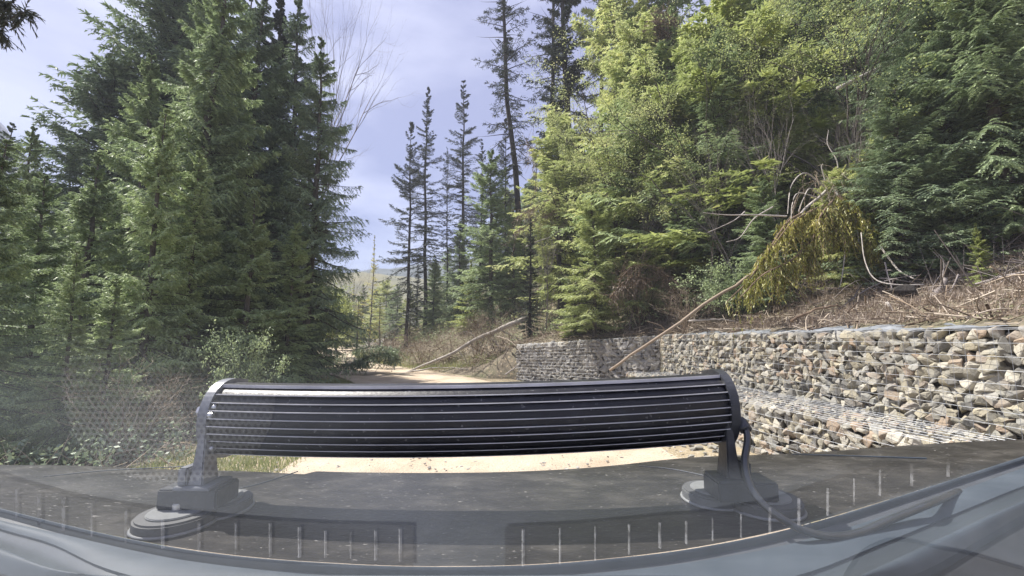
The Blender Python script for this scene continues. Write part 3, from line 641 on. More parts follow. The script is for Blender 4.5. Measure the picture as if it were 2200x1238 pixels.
def on_left(y0, y1, d0, d1):
    def f(rng, n):
        y = rng.uniform(y0, y1, n); d = rng.uniform(d0, d1, n); x = road_x(y) - 2.3 - d
        return np.stack([x, y, left_z(x, y)], 1)
    return f
def either(a, b):
    return lambda rng, n: np.concatenate([a(rng, n // 2), b(rng, n // 2)])
scatter_mesh('undergrowth', either(on_hill(8.5, 16, 1.2, 9), on_hill(14, 30, 2.0, 9)), 4200, 31, 'cedar', size=.06, per=12, h=.8, label='low leafy undergrowth over the right hillside', cat='undergrowth')
scatter_mesh('undergrowth', on_hill(7.5, 36, 3, 16), 2800, 32, 'pale', size=.06, per=11, h=1.0, label='pale spring undergrowth higher on the right hillside', cat='undergrowth')
scatter_mesh('undergrowth', on_left(3.5, 30, 1.0, 8), 3000, 33, 'spruce', size=.05, per=14, h=.7, label='dark undergrowth along the foot of the left forest', cat='undergrowth')
def debris(name, fn, n, seed, L0, L1, r, mat, label, flat=.35):
    rng = np.random.default_rng(seed); B = fn(rng, n); n = len(B)
    d = nrm(np.stack([rng.normal(0, 1, n), rng.normal(0, 1, n), rng.normal(.1, flat, n)], 1)); l = rng.uniform(L0, L1, n) * rng.uniform(.5, 1, n)
    s = np.linspace(-.5, .5, 6); bend = nrm(rng.normal(0, 1, (n, 3))) * (l * rng.uniform(0, .16, n))[:, None]
    pts = B[:, None] + np.array([0, 0, .04]) + d[:, None] * (l[:, None] * s)[..., None] + bend[:, None] * (np.cos(s * 3.1))[None, :, None]
    rr = (r * rng.uniform(.3, 1.2, n) ** 1.5)[:, None] * np.linspace(1, .4, 6)[None]
    return tag(mesh_obj(name, [tubes(pts, rr, 4)], M[mat], smooth=True), label, 'debris', kind='stuff')
debris('twig_litter', on_hill(1, 15, .15, 3.4, 1.3), 3000, 41, .25, 1.1, .010, 'twigs', 'tangled dry twigs and sticks covering the bank above the wall')
debris('twig_litter', on_hill(14, 34, -.5, 7), 3600, 42, .4, 1.8, .016, 'twigs', 'tangled grey sticks over the far bank behind the leaning log', .6)
debris('twig_litter', on_hill(1, 9, 1.5, 7), 1500, 43, .6, 2.2, .012, 'greytwigs', 'long bare sticks caught in the brush of the near bank', .8)
debris('twig_litter', on_left(3.5, 22, .8, 6), 900, 44, .3, 1.4, .012, 'twigs', 'dry sticks on the forest floor at left', .5)
def grass(name, fn, n, seed, h, label, mat='grass'):
    rng = np.random.default_rng(seed); B = fn(rng, n); n = len(B)
    d = nrm(rng.normal(0, .45, (n, 3)) + np.array([0, 0, 1.])); l = (h * rng.uniform(.4, 1.3, n))[:, None]; w = nrm(np.cross(d, rng.normal(0, 1, (n, 3)))) * .006
    V = np.stack([B - w, B + w, B + d * l], 1).reshape(-1, 3)
    return tag(mesh_obj(name, [(V, np.arange(len(V)).reshape(-1, 3))], M[mat]), label, 'grass', kind='stuff')
grass('grass', on_left(2.5, 14, -.15, 1.6), 26000, 51, .13, 'short green grass on the left verge of the gravel road')
grass('grass', on_hill(15, 34, -1.2, 1.2), 9000, 52, .22, 'dry yellow green grass at the foot of the far bank')
def red_needles(rng, n):
    y = rng.uniform(2.5, 12, n); d = rng.uniform(.1, 4, n); x = edge_x(y) + d; return np.stack([x, y, hill_z(x, y) + .05], 1)
grass('leaf_litter', red_needles, 26000, 53, .12, 'rust brown dead needles and leaves on the bank above the wall', 'dryleaf')

# ------------------------------------------------------------------ gabion walls
def rock_protos(k=44):
    out = []; rr = random.Random(9)
    for _ in range(k):
        bm = bmesh.new()
        for i in range(11):
            v = Vector((rr.gauss(0, 1), rr.gauss(0, 1), rr.gauss(0, 1))); v.normalize()
            m = max(abs(v.x), abs(v.y), abs(v.z)); v *= (.62 + .38 / m * .9) * rr.uniform(.85, 1.05)
            bm.verts.new((v.x * rr.uniform(.95, 1.15), v.y, v.z * .85))
        r = bmesh.ops.convex_hull(bm, input=bm.verts)
        bmesh.ops.delete(bm, geom=[g for g in r['geom_interior'] if isinstance(g, bmesh.types.BMVert)], context='VERTS')
        bmesh.ops.bevel(bm, geom=list(bm.edges), offset=.06, segments=1, affect='EDGES', clamp_overlap=True)
        bmesh.ops.triangulate(bm, faces=list(bm.faces))
        bm.verts.ensure_lookup_table(); bm.verts.index_update()
        out.append((np.array([v.co[:] for v in bm.verts]), np.array([[v.index for v in f.verts] for f in bm.faces]))); bm.free()
    return out
ROCKS = rock_protos()
def gabion(path, zb, zt, size, thick, seed, rockm, label, wire_sp=.1, ends=True, wire_r=.0019):
    """path: list of (x,y) along the face; zb, zt functions of fraction; the face looks to the left of the walk direction reversed (towards the road)"""
    rng = np.random.default_rng(seed); root = empty('gabion_wall', (path[0][0], path[0][1], 0)); o = np.array([path[0][0], path[0][1], 0.])
    pth = np.array(path, float); seg = np.linalg.norm(np.diff(pth, axis=0), axis=1); cum = np.concatenate([[0], np.cumsum(seg)]); Lt = cum[-1]
    at = lambda s: np.stack([np.interp(s, cum, pth[:, 0]), np.interp(s, cum, pth[:, 1])], -1)
    def nrml(s):
        a = at(np.clip(s - .05, 0, Lt)); b = at(np.clip(s + .05, 0, Lt)); t = nrm(b - a); return np.stack([-t[..., 1], t[..., 0]], -1)   # left of the direction = road side
    pcs = []
    def put(p, sz, face=None):
        V, Fc = ROCKS[rng.integers(len(ROCKS))]
        q = rng.normal(0, 1, 4); q /= np.linalg.norm(q); a, b, c, d = q
        Rm = np.array([[a*a+b*b-c*c-d*d, 2*(b*c-a*d), 2*(b*d+a*c)], [2*(b*c+a*d), a*a-b*b+c*c-d*d, 2*(c*d-a*b)], [2*(b*d-a*c), 2*(c*d+a*b), a*a-b*b-c*c+d*d]])
        W_ = (V * np.array([1.15, .95, .8]) @ Rm.T) * sz * .5 * np.array([1, 1, .86])
        Q = W_ + p
        if face is not None:
            fp, n2 = face; n3 = np.array([n2[0], n2[1], 0.]); n3 = n3 + np.array([n3[1], -n3[0], 0]) * rng.normal(0, .12) + np.array([0, 0, rng.normal(.05, .12)]); n3 /= np.linalg.norm(n3)
            ex = np.maximum((Q - fp) @ n3, 0); Q = Q - n3 * (ex * .93)[:, None]
        pcs.append((Q - o, Fc))
    rows = int(max(zt(0) - zb(0), zt(1) - zb(1)) / (size * .74)) + 1
    for r in range(rows):
        s = rng.uniform(0, size)
        while s < Lt:
            f = s / Lt; z0, z1 = zb(f), zt(f); hh = (z1 - z0) / rows
            sz = size * rng.uniform(.72, 1.38)
            p = at(s); n = nrml(s)
            zc = z0 + (r + .5) * hh + rng.normal(0, size * .1)
            zc = min(zc, z1 - sz * .36)
            dep = sz * .5 + rng.uniform(-.01, .035)
            put(np.array([p[0] - n[0] * dep, p[1] - n[1] * dep, zc]), sz * 1.62, (np.array([p[0] - n[0] * rng.uniform(0, .02), p[1] - n[1] * rng.uniform(0, .02), zc]), n))
            if rng.random() < .5:
                q = rng.uniform(0, size * .5); put(np.array([p[0] - n[0] * (dep + .04) + q * .3, p[1] - n[1] * (dep + .04) + q * .3, zc + size * .45]), size * .62)
            s += sz * .84
    for s in np.arange(.1, Lt, size * .8):      # stones seen on top
        for j in range(max(1, int(thick / size * .9))):
            f = s / Lt; p = at(s); n = nrml(s); dd = .12 + j * size * .85 + rng.uniform(-.03, .03)
            put(np.array([p[0] - n[0] * dd, p[1] - n[1] * dd, zt(f) - size * .42]), size * rng.uniform(.7, 1.2))
    if ends:
        for s in (0, Lt):
            for j in range(int(thick / size)):
                for z in np.arange(zb(s / Lt) + size * .4, zt(s / Lt) - size * .3, size * .8):
                    p = at(s); n = nrml(s); dd = size * .5 + j * size * .85
                    put(np.array([p[0] - n[0] * dd, p[1] - n[1] * dd, z]), size * rng.uniform(.8, 1.25))
    mesh_obj('stone_fill', pcs, M[rockm], root)
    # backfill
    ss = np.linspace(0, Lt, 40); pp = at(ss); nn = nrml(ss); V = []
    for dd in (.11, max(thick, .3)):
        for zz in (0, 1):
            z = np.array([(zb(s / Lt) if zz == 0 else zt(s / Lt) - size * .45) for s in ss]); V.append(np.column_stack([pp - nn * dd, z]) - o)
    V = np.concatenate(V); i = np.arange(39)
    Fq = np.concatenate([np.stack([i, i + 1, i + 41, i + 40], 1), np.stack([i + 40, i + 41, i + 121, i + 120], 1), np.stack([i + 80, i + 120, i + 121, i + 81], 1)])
    mesh_obj('dark_backing', [(V, Fq)], M['shadowfill'], root)
    # welded wire
    wp = []
    H = zt(0) - zb(0)
    nh = int(round(H / wire_sp)); m = max(24, int(Lt / .25)); ss = np.linspace(0, Lt, m); pp = at(ss); nn = nrml(ss)
    lines = []
    for k in range(nh + 1):
        z = np.array([zb(s / Lt) + (zt(s / Lt) - zb(s / Lt)) * k / nh for s in ss])
        off = .03 + .025 * fbm(ss * 1.3 + k * 9, ss * 0 + k)
        lines.append(np.column_stack([pp + nn * off[:, None], z]))
    wp.append(tubes(np.array(lines) - o, np.full((len(lines), m), wire_r), 4))
    sv = np.arange(0, Lt, wire_sp); vv = []
    for s in sv:
        zz = np.linspace(zb(s / Lt), zt(s / Lt), 8); p = at(s); n = nrml(s); off = .032 + .03 * fbm(zz * 2 + s, zz * 0 + s * 3)
        vv.append(np.column_stack([p[0] + n[0] * off, p[1] + n[1] * off, zz]))
    wp.append(tubes(np.array(vv) - o, np.full((len(vv), 8), wire_r * .8), 4))
    top = []
    for s in sv:                                   # top panel, cross wires
        q = np.linspace(0, thick, 6); p = at(s); n = nrml(s); top.append(np.column_stack([p[0] - n[0] * q, p[1] - n[1] * q, zt(s / Lt) + .012 + .03 * fbm(q * 4 + s, q * 0 + s)]))
    wp.append(tubes(np.array(top) - o, np.full((len(top), 6), wire_r * .8), 4))
    tl = []
    for k in np.arange(0, thick + .01, wire_sp):
        z = np.array([zt(s / Lt) for s in ss]) + .012 + .02 * fbm(ss * 2, ss * 0 + k * 7); tl.append(np.column_stack([pp - nn * k, z]))
    wp.append(tubes(np.array(tl) - o, np.full((len(tl), m), wire_r), 4))
    mesh_obj('wire_mesh', wp, M['wire'], root)
    tag(root, label, 'gabion wall'); return root
zt_up = lambda f: 1.52 - .08 * f
gabion([(4.25, 0.6), (4.0, 3.4), (3.55, 10.3)], lambda f: .5, zt_up, .105, 1.0, 61, 'rock', 'upper tier of the near stone filled wire basket wall, at right', .11)
gabion([(3.6, 0.6), (3.36, 3.2), (2.95, 5.4), (2.5, 9.6)], lambda f: -.1, lambda f: .62, .10, .95, 62, 'rock', 'lower stepped tier of stone baskets behind the right end of the light bar', .11)
gabion([(3.7, 10.9), (.15, 14.2)], lambda f: -.05, lambda f: 1.42 - .3 * f, .14, 1.0, 63, 'rockpale', 'pale far wall of stone baskets beyond the leaning thin trunk', .11)
# lids of wire and cloth dragged over the tier tops
fab = []
for px, py, Y, sx_, rz_, lb in [(905, 700, 19, 1.6, .2, 'dry bramble tangle just right of the small fallen spruce'), (960, 700, 18, 1.5, 1.2, 'grey bramble tangle under the middle of the thick leaning log'), (1020, 660, 17, 1.6, 2.2, 'brown bramble tangle below the upper half of the thick leaning log'), (1075, 650, 15.8, 1.5, 3.2, 'bare bramble tangle pressed against the left end of the far wall'), (845, 690, 24, 2.0, 4, 'reddish bare bushes behind the small fallen spruce'), (1930, 560, 6.9, 1.3, .4, 'tangle of dead brush above the long curved branch'), (2000, 470, 7.4, 1.8, 1.9, 'tall tangle of dead stems left of the small bright sapling'), (2150, 480, 6.9, 1.8, 2.9, 'tall dead stems at the right border behind the sapling'), (1850, 520, 7.5, 1.6, 5.1, 'dead brush under the bleached dead branches'), (1480, 600, 9.4, 1.5, 4.4, 'dry brush heap left of the leaning brown trunk top')]:
    plant('brush', px, 0, Y, py, lb, 'shrub', None, rz_, sx_)
rngf = np.random.default_rng(3)
u_ = np.linspace(0, 1, 60); v_ = np.linspace(0, 1, 10)
tag(mesh_obj('liner_cloth', [grid(u_, v_, lambda u, v: (4.16 - .46 * u + v * .7, 1.2 + 8.6 * u, 1.525 - .07 * u + .12 * v + .10 * fbm(u * 34, v * 5)))], M['fabricgrey'], smooth=True), 'grey wrinkled liner cloth lying along the top of the near wall', 'liner cloth')

def loose(seed, n, fy, fx, s0, s1, mat, name, label, zf):
    rng = np.random.default_rng(seed); pcs = []
    for _ in range(n):
        y = fy(rng); x = fx(rng, y); V, Fc = ROCKS[rng.integers(len(ROCKS))]; s_ = rng.uniform(s0, s1) ** 1; a = rng.uniform(0, 6.28)
        c, d = math.cos(a), math.sin(a); Q = V * s_ * np.array([1.2, .9, .6]); Q = np.column_stack([Q[:, 0] * c - Q[:, 1] * d, Q[:, 0] * d + Q[:, 1] * c, Q[:, 2]])
        pcs.append((Q + np.array([x, y, zf(x, y)]), Fc))
    return tag(mesh_obj(name, pcs, M[mat]), label, 'gravel', kind='stuff')
loose(5, 1500, lambda g: 3.8 + 6 * g.random() ** 1.5, lambda g, y: road_x(y) + g.choice([-2.1, -.45, .35, 1.9]) + g.normal(0, .38), .006, .026, 'rockpale', 'gravel', 'loose stones along the ruts and edges of the gravel road', lambda x, y: .045)
loose(6, 260, lambda g: 2 + 7 * g.random(), lambda g, y: 3.0 - .06 * y - abs(g.normal(0, .35)), .02, .07, 'rock', 'gravel', 'stones fallen at the foot of the lower basket tier', lambda x, y: .03)
# ------------------------------------------------------------------ fallen timber and debris as single things
def pole(name, pts, r0, r1, mat, label, cat, n=16, k=8, branches=(), parts='branch', wig=.0, seed=1):
    rng = np.random.default_rng(seed)
    p = spline(pts, n); o = p[0].copy(); p = p - o
    p[1:-1] += rng.normal(0, wig, (n - 2, 3))
    root = mesh_obj(name, tube_pieces(p[None], np.linspace(r0, r1, n)[None], k), M[mat], smooth=True); root.location = o
    for bp, b0, b1 in branches:
        q = spline(bp, 9) - o
        mesh_obj(parts, tube_pieces(q[None], np.linspace(b0, b1, 9)[None], 5), M[mat], root, smooth=True)
    return tag(root, label, cat)
Yl = lambda t: 18.5 - 3.2 * t
def LP(px, py, Y): return P(px, py, Y)
pole('leaning_log', [LP(872, 801, 17.2), LP(960, 765, 17.0), LP(1040, 722, 16.6), LP(1134, 682, 16.2)], .04, .10, 'deadwood', 'thick pale dead log slanting up from the road to the dark spruce', 'log', wig=.02,
     branches=[([LP(1072, 707, 16.5), LP(1100, 722, 16.2), LP(1140, 742, 15.8)], .035, .012), ([LP(1050, 722, 16.6), LP(1072, 745, 16.3), LP(1097, 778, 16)], .03, .01), ([LP(1085, 702, 16.5), LP(1075, 692, 16.5), LP(1066, 690, 16.4)], .02, .006), ([LP(1058, 718, 16.6), LP(1080, 760, 16.3), LP(1112, 765, 16)], .02, .008),
               ([LP(1005, 745, 16.8), LP(1012, 748, 16.6), LP(1026, 760, 16.4)], .02, .006), ([LP(1020, 725, 16.8), LP(1010, 715, 16.8), LP(985, 710, 16.8)], .02, .006), ([LP(985, 752, 16.9), LP(1000, 775, 16.6), LP(1020, 800, 16.2)], .018, .006)])
pole('fallen_branch', [LP(850, 806, 17), LP(900, 796, 16.6), LP(945, 790, 16.4), LP(1010, 793, 16)], .04, .015, 'deadwood', 'thin pale branch lying at the road edge below the leaning log', 'branch', wig=.02)
pole('leaning_pole', [LP(1310, 796, 8.0), LP(1400, 735, 8.0), LP(1500, 665, 8.1), LP(1580, 612, 8.2), LP(1640, 572, 8.3)], .022, .034, 'twigs', 'thin brown trunk leaning across the gap between the two walls', 'trunk', wig=.015,
     branches=[([LP(1490, 672, 9.2), LP(1460, 668, 9.1), LP(1440, 660, 9.0)], .014, .004), ([LP(1560, 625, 9.4), LP(1530, 640, 9.3), LP(1500, 640, 9.2)], .014, .004), ([LP(1430, 714, 9.0), LP(1420, 700, 8.9), LP(1390, 690, 8.9)], .012, .004)])
pole('fallen_stick', [LP(1085, 806, 13.2), LP(1100, 795, 13.3), LP(1118, 782, 13.5)], .03, .02, 'deadwood', 'short pale stick leaning at the left end of the far wall', 'stick')
pole('log', [LP(2195, 660, 4.9), LP(2140, 658, 5.0), LP(2085, 662, 5.1)], .045, .055, 'deadwood', 'pale straight log on the bank at the right border', 'log', wig=.005)
pole('broken_stump', [LP(1992, 672, 5.6), LP(2002, 652, 5.7), LP(2018, 625, 5.9), LP(2030, 600, 6.0)], .075, .035, 'greytwigs', 'grey splintered stump leaning right on the bank', 'stump', wig=.01,
     branches=[([LP(2018, 625, 5.9), LP(2026, 590, 5.9), LP(2028, 565, 5.9), LP(2020, 550, 5.9)], .012, .004), ([LP(2010, 640, 5.8), LP(2030, 632, 5.8), LP(2042, 615, 5.9)], .018, .005)])
pole('log', [LP(2080, 592, 6.8), LP(2110, 590, 6.9), LP(2138, 583, 7.0)], .07, .07, 'brownwood', 'short brown log with a dark cut end below the small sapling', 'log')
pole('curved_root', [LP(1905, 650, 5.5), LP(1925, 672, 5.4), LP(1960, 680, 5.3), LP(2000, 668, 5.4)], .018, .012, 'deadwood', 'pale upturned curved root lying left of the splintered stump', 'root')
pole('curved_branch', [LP(1850, 500, 6.6), LP(1858, 560, 6.4), LP(1880, 600, 6.2), LP(1925, 612, 6.0), LP(1985, 612, 5.9)], .006, .011, 'deadwood', 'long curved bare branch hanging down onto the bank, centre of the brush', 'branch')
pole('fallen_stick', [LP(1890, 528, 6.8), LP(1930, 580, 6.5), LP(1965, 600, 6.3)], .015, .01, 'deadwood', 'straight bare stick leaning above the long curved branch', 'stick')
pole('leaning_pole', [LP(2045, 175, 7.2), LP(2100, 300, 7.2), LP(2150, 355, 7.1), LP(2200, 405, 7.0)], .02, .035, 'deadwood', 'pale thin stem slanting down to the right border under the corner cedar', 'trunk')
pole('broken_bough', [LP(1800, 190, 8.0), LP(1850, 165, 8.0), LP(1920, 130, 8.1)], .04, .025, 'deadwood', 'pale broken bough slanting up to the right beside the yellow green maple', 'bough')
pole('fallen_branch', [LP(1130, 530, 16), LP(1190, 505, 15.8), LP(1240, 478, 15.6)], .03, .012, 'deadwood', 'pale dead branch slanting above the far wall beside the dark dead spruce', 'branch', wig=.03)
for i, (a, b, t) in enumerate([((1960, 700), (2100, 688), 'crooked grey branch lying on the wall top below the splintered stump'), ((1700, 690), (1800, 655), 'reddish stick on the bank beneath the yellow green branches'), ((2100, 640), (2190, 625), 'grey stick propped above the straight pale log'), ((1480, 690), (1600, 695), 'thin bleached stick on the wall top beside the leaning brown trunk'), ((2020, 705), (2180, 672), 'long grey stick across the wall top at right')]):
    pole('fallen_stick', [LP(*a, 5.2 if a[0] > 1600 else 8), LP((a[0] + b[0]) / 2, (a[1] + b[1]) / 2 - 6, 5.3 if a[0] > 1600 else 8.1), LP(*b, 5.4 if a[0] > 1600 else 8.2)], .018, .01, ['greytwigs', 'brownwood', 'deadwood', 'deadwood', 'greytwigs'][i], t, 'stick', wig=.008, seed=i)
# rocks / dark root clods on the bank
for i, (px, py, Y, s_, t) in enumerate([(1945, 630, 6.0, .2, 'dark earthy clod lodged under the long curved branch'), (1938, 662, 5.6, .14, 'small dark clod of earth left of the splintered stump')]):
    V, Fc = ROCKS[i * 7 + 3]; p = LP(px, py, Y)
    o = mesh_obj('earth_clod', [(V * s_ * np.array([1.2, 1, .8]), Fc)], M['barkdark']); o.location = p; tag(o, t, 'clod')
# bleached arching dead branches (upturned top)
def dead_crown():
    root = empty('dead_branches', tuple(LP(1775, 395, 7.6))); o = np.array(tuple(LP(1775, 395, 7.6)))
    def arc(pts, r0=.016, r1=.005, n=14):
        return (spline([LP(*q) for q in pts], n) - o, np.linspace(r0, r1, n))
    main = [arc([(1860, 340, 8.2), (1800, 385, 7.8), (1765, 420, 7.5), (1720, 460, 7.2), (1690, 530, 7.0)], .03, .02),
            arc([(1770, 400, 7.5), (1730, 372, 7.4), (1700, 400, 7.2), (1692, 460, 7.0)]), arc([(1755, 425, 7.4), (1715, 415, 7.2), (1702, 440, 7.1), (1700, 470, 7.0)], .013),
            arc([(1790, 400, 7.5), (1800, 420, 7.3), (1805, 440, 7.2), (1792, 490, 7.1)]), arc([(1690, 465, 7.1), (1620, 462, 7.1), (1560, 462, 7.2), (1510, 457, 7.3)], .016),
            arc([(1660, 445, 7.2), (1620, 470, 7.2), (1590, 510, 7.2), (1560, 520, 7.2)], .014), arc([(1800, 380, 7.7), (1798, 345, 7.7), (1778, 310, 7.8), (1780, 280, 7.8)], .014),
            arc([(1765, 420, 7.4), (1740, 405, 7.3), (1725, 430, 7.2), (1715, 455, 7.1)], .012), arc([(1775, 395, 7.6), (1765, 360, 7.6), (1768, 352, 7.6)], .012),
            arc([(1800, 400, 7.6), (1850, 420, 7.4), (1880, 460, 7.2), (1895, 490, 7.1)], .014), arc([(1805, 395, 7.6), (1860, 430, 7.4), (1910, 470, 7.2)], .012), arc([(1790, 410, 7.5), (1830, 450, 7.2), (1840, 480, 7.1), (1845, 520, 7.0)], .012),
            arc([(1815, 380, 7.8), (1850, 370, 7.8), (1870, 365, 7.8)], .012), arc([(1690, 530, 7.0), (1685, 560, 6.9), (1700, 580, 6.9)], .012), arc([(1690, 530, 7.0), (1665, 545, 6.9), (1640, 540, 6.9)], .012), arc([(1600, 455, 7.2), (1575, 475, 7.1), (1520, 500, 7.1)], .011),
            arc([(1810, 480, 7.0), (1815, 540, 6.9), (1808, 600, 6.8), (1802, 620, 6.8)], .012)]
    pcs = [tubes(p[None], r[None], 6) for p, r in main]
    mesh_obj('bare_limb', pcs, M['deadwood'], root, smooth=True)
    rng = np.random.default_rng(8); fine = []
    for _ in range(80):
        a = rng.uniform(-1.3, 1.8); c = np.array(tuple(LP(1790 + rng.normal(0, 25), 400 + rng.normal(0, 20), 7.5))) - o
        l = rng.uniform(.3, 1.4); d = np.array([math.sin(a), -.3, math.cos(a) * .3]); s = np.linspace(0, 1, 8)[:, None]
        fine.append(c + d * l * s * .8 + np.array([0, 0, -1.]) * l * s ** 2 * .9 + np.cumsum(rng.normal(0, .022, (8, 3)), 0))
    mesh_obj('fine_twig', [tubes(np.array(fine), np.full((80, 8), .004), 3)], M['twigs'], root)
    tag(root, 'bleached arching dead branches like claws over the yellow green sprays', 'dead branches')
dead_crown()
def droopers(name, segs, seed, mat, label, Lh=.5, n=240, per=12, needle=.09, nw=.022, stemm='brownwood', spread=.05, out=.12):
    rng = np.random.default_rng(seed); root = empty(name); o = np.array(tuple(LP(*segs[0][0]))); root.location = o
    tp, V_ = [], []
    for sg in segs:
        p = spline([LP(*q) for q in sg], 12) - o; tp.append(tubes(p[None], np.linspace(.022, .008, 12)[None], 5))
        cc = rng.uniform(.3, 10.7, 9); f = np.clip(np.where(rng.random(n) < .75, rng.choice(cc, n) + rng.normal(0, .28, n), rng.uniform(0, 10.99, n)), 0, 10.99); i = f.astype(int); fr = (f - i)[:, None]
        A = p[i] * (1 - fr) + p[i + 1] * fr + rng.normal(0, spread, (n, 3)) * np.array([1, 1, .4])
        D = nrm(rng.normal(0, out * 2, (n, 3)) + np.array([0, 0, -1.])); Ln = Lh * rng.uniform(.2, 1.25, n) * (.6 + .7 * np.sin(f * 2.3) ** 2)
        V, Fc = fringe(A, D, Ln, per, needle, nw, rng, spread=.45); V_.append((V, Fc))
        tp.append(tubes(np.stack([A, A + D * Ln[:, None]], 1), np.full((n, 2), .003), 3))
    mesh_obj('limb', tp, M[stemm], root, smooth=True); mesh_obj('hanging_spray', V_, M[mat], root)
    return tag(root, label, 'branches')
droopers('fallen_cedar_top', [[(1720, 460, 7.1), (1690, 480, 7.0), (1650, 540, 6.9), (1610, 600, 6.9), (1560, 650, 6.9)], [(1775, 440, 7.3), (1740, 455, 7.1), (1700, 480, 6.9), (1660, 530, 6.8)], [(1775, 450, 7.1), (1800, 465, 7.0), (1815, 500, 6.9)], [(1790, 430, 7.3), (1760, 470, 6.9), (1740, 540, 6.8)], [(1740, 520, 7.0), (1700, 560, 6.8), (1640, 590, 6.7), (1590, 640, 6.7)], [(1800, 420, 7.2), (1850, 470, 7.0), (1880, 540, 6.9)]],
         71, 'yellow', 'broken cedar top with yellow green sprays drooping onto the bank', Lh=.5, n=190, per=13, needle=.075)
droopers('fallen_spruce', [[(655, 793, 19.5), (700, 772, 19.2), (760, 752, 19), (820, 745, 18.6), (860, 752, 18.4)]], 72, 'spruce', 'small dark fallen spruce hanging across the road at the bend', Lh=1.0, n=420, per=12, needle=.13, nw=.026, stemm='barkdark', spread=.12, out=.3)
droopers('fallen_bough', [[(690, 800, 15.5), (740, 786, 15.6), (800, 778, 15.8), (865, 772, 16.2)], [(760, 784, 15.7), (800, 764, 16), (850, 758, 16.3)]], 78, 'spruce', 'green conifer bough lying over the road edge below the fallen spruce', Lh=.35, n=230, per=12, needle=.11, nw=.024, stemm='bark', spread=.12, out=.5)
droopers('dead_bough', [[(1130, 300, 17), (1150, 340, 17), (1150, 400, 16.8), (1130, 470, 16.6)], [(1110, 470, 16.6), (1160, 440, 16.4), (1200, 420, 16.2)], [(1105, 500, 16.6), (1160, 470, 16.4), (1190, 455, 16.2)]], 73, 'dryleaf', 'reddish brown dead boughs between the mid green hemlock and the light hemlock', Lh=.8, n=90, per=9, needle=.12, nw=.02, out=.5)
droopers('dead_bough', [[(1400, 30, 13), (1420, 60, 13), (1450, 90, 13)], [(1390, 60, 13), (1420, 45, 13), (1460, 50, 13)]], 74, 'dryleaf', 'red brown dead foliage patch near the top above the pale hemlock', Lh=.6, n=120, per=9, needle=.12, nw=.02, out=.6)
droopers('dead_bough', [[(1330, 600, 11.5), (1370, 570, 11.3), (1420, 580, 11.2), (1450, 620, 11)], [(1310, 640, 11.5), (1350, 600, 11.3), (1400, 600, 11.2)]], 75, 'dryleaf', 'heap of orange brown dead boughs on the bank left of the crooked alder', Lh=.5, n=200, per=9, needle=.09, nw=.014, out=.5)
droopers('hanging_bough', [[(-60, -30, 3.6), (-20, 30, 3.5), (15, 40, 3.4), (60, 25, 3.4)], [(-40, -20, 3.6), (0, 5, 3.5), (30, 5, 3.5)], [(-60, 40, 3.6), (-20, 60, 3.5), (5, 75, 3.4)]], 76, 'dark', 'dark needled bough tips poking in at the top left corner', Lh=.13, n=90, per=10, needle=.055, nw=.012, stemm='barkdark', spread=.02, out=.4)
droopers('hanging_bough', [[(1960, 230, 7.4), (2010, 235, 7.2), (2060, 215, 7.1)], [(1880, 310, 7.6), (1950, 290, 7.4), (2010, 250, 7.2)], [(1830, 360, 7.7), (1900, 330, 7.5), (1960, 330, 7.4)], [(2060, 190, 7.1), (2110, 200, 7), (2170, 185, 7)]], 77, 'fresh', 'fresh yellow green boughs spreading in front of the shaded dull green spruce', Lh=.32, n=170, per=11, needle=.09, nw=.025, out=.5, spread=.07)

# ------------------------------------------------------------------ the vehicle the camera looks out of
ZH = 1.20
GA = R_(40); GB = Vector((0, .45, 1.185))       # windscreen slope and foot
gdir = Vector((0, -math.cos(GA), math.sin(GA))); gn = Vector((0, -math.sin(GA), -math.cos(GA)))
def PG(px, py):                                  # ray meets the pane
    d = ray(px, py); return EYE + d * ((GB - EYE).dot(gn) / d.dot(gn))
def REF(px, py, z):                              # where the mirrored ray lands on the dashboard
    d = ray(px, py); p = PG(px, py); r = d - 2 * d.dot(gn) * gn; return p + r * ((z - p.z) / r.z)
def tab(pts, z):
    return np.array([tuple(G(a, b, z))[:2] for a, b in pts])
veh = empty('vehicle', (0, .5, 1.1)); VO = np.array([0, .5, 1.1])
tag(veh, 'dark dusty vehicle seen from inside: hood, cowl and windscreen foot', 'vehicle')
C1 = [(-260, 1025), (-130, 1060), (0, 1092), (130, 1125), (287, 1160), (430, 1185), (598, 1203), (850, 1217), (1100, 1216), (1300, 1202), (1500, 1177), (1723, 1130), (1978, 1052), (2200, 980), (2330, 940)]
FAR = [(-260, 985), (-100, 988), (0, 990), (200, 990), (330, 999), (500, 1000), (680, 1010), (900, 1013), (1100, 1011), (1300, 1000), (1450, 981), (1500, 977), (1700, 973), (1900, 958), (2050, 948), (2200, 943), (2400, 938)]
na = tab(C1, ZH); fa = tab(FAR, ZH)
L1 = tab([(560, 1042), (680, 1012)], ZH); L2 = tab([(1370, 1001), (1560, 1032)], ZH)
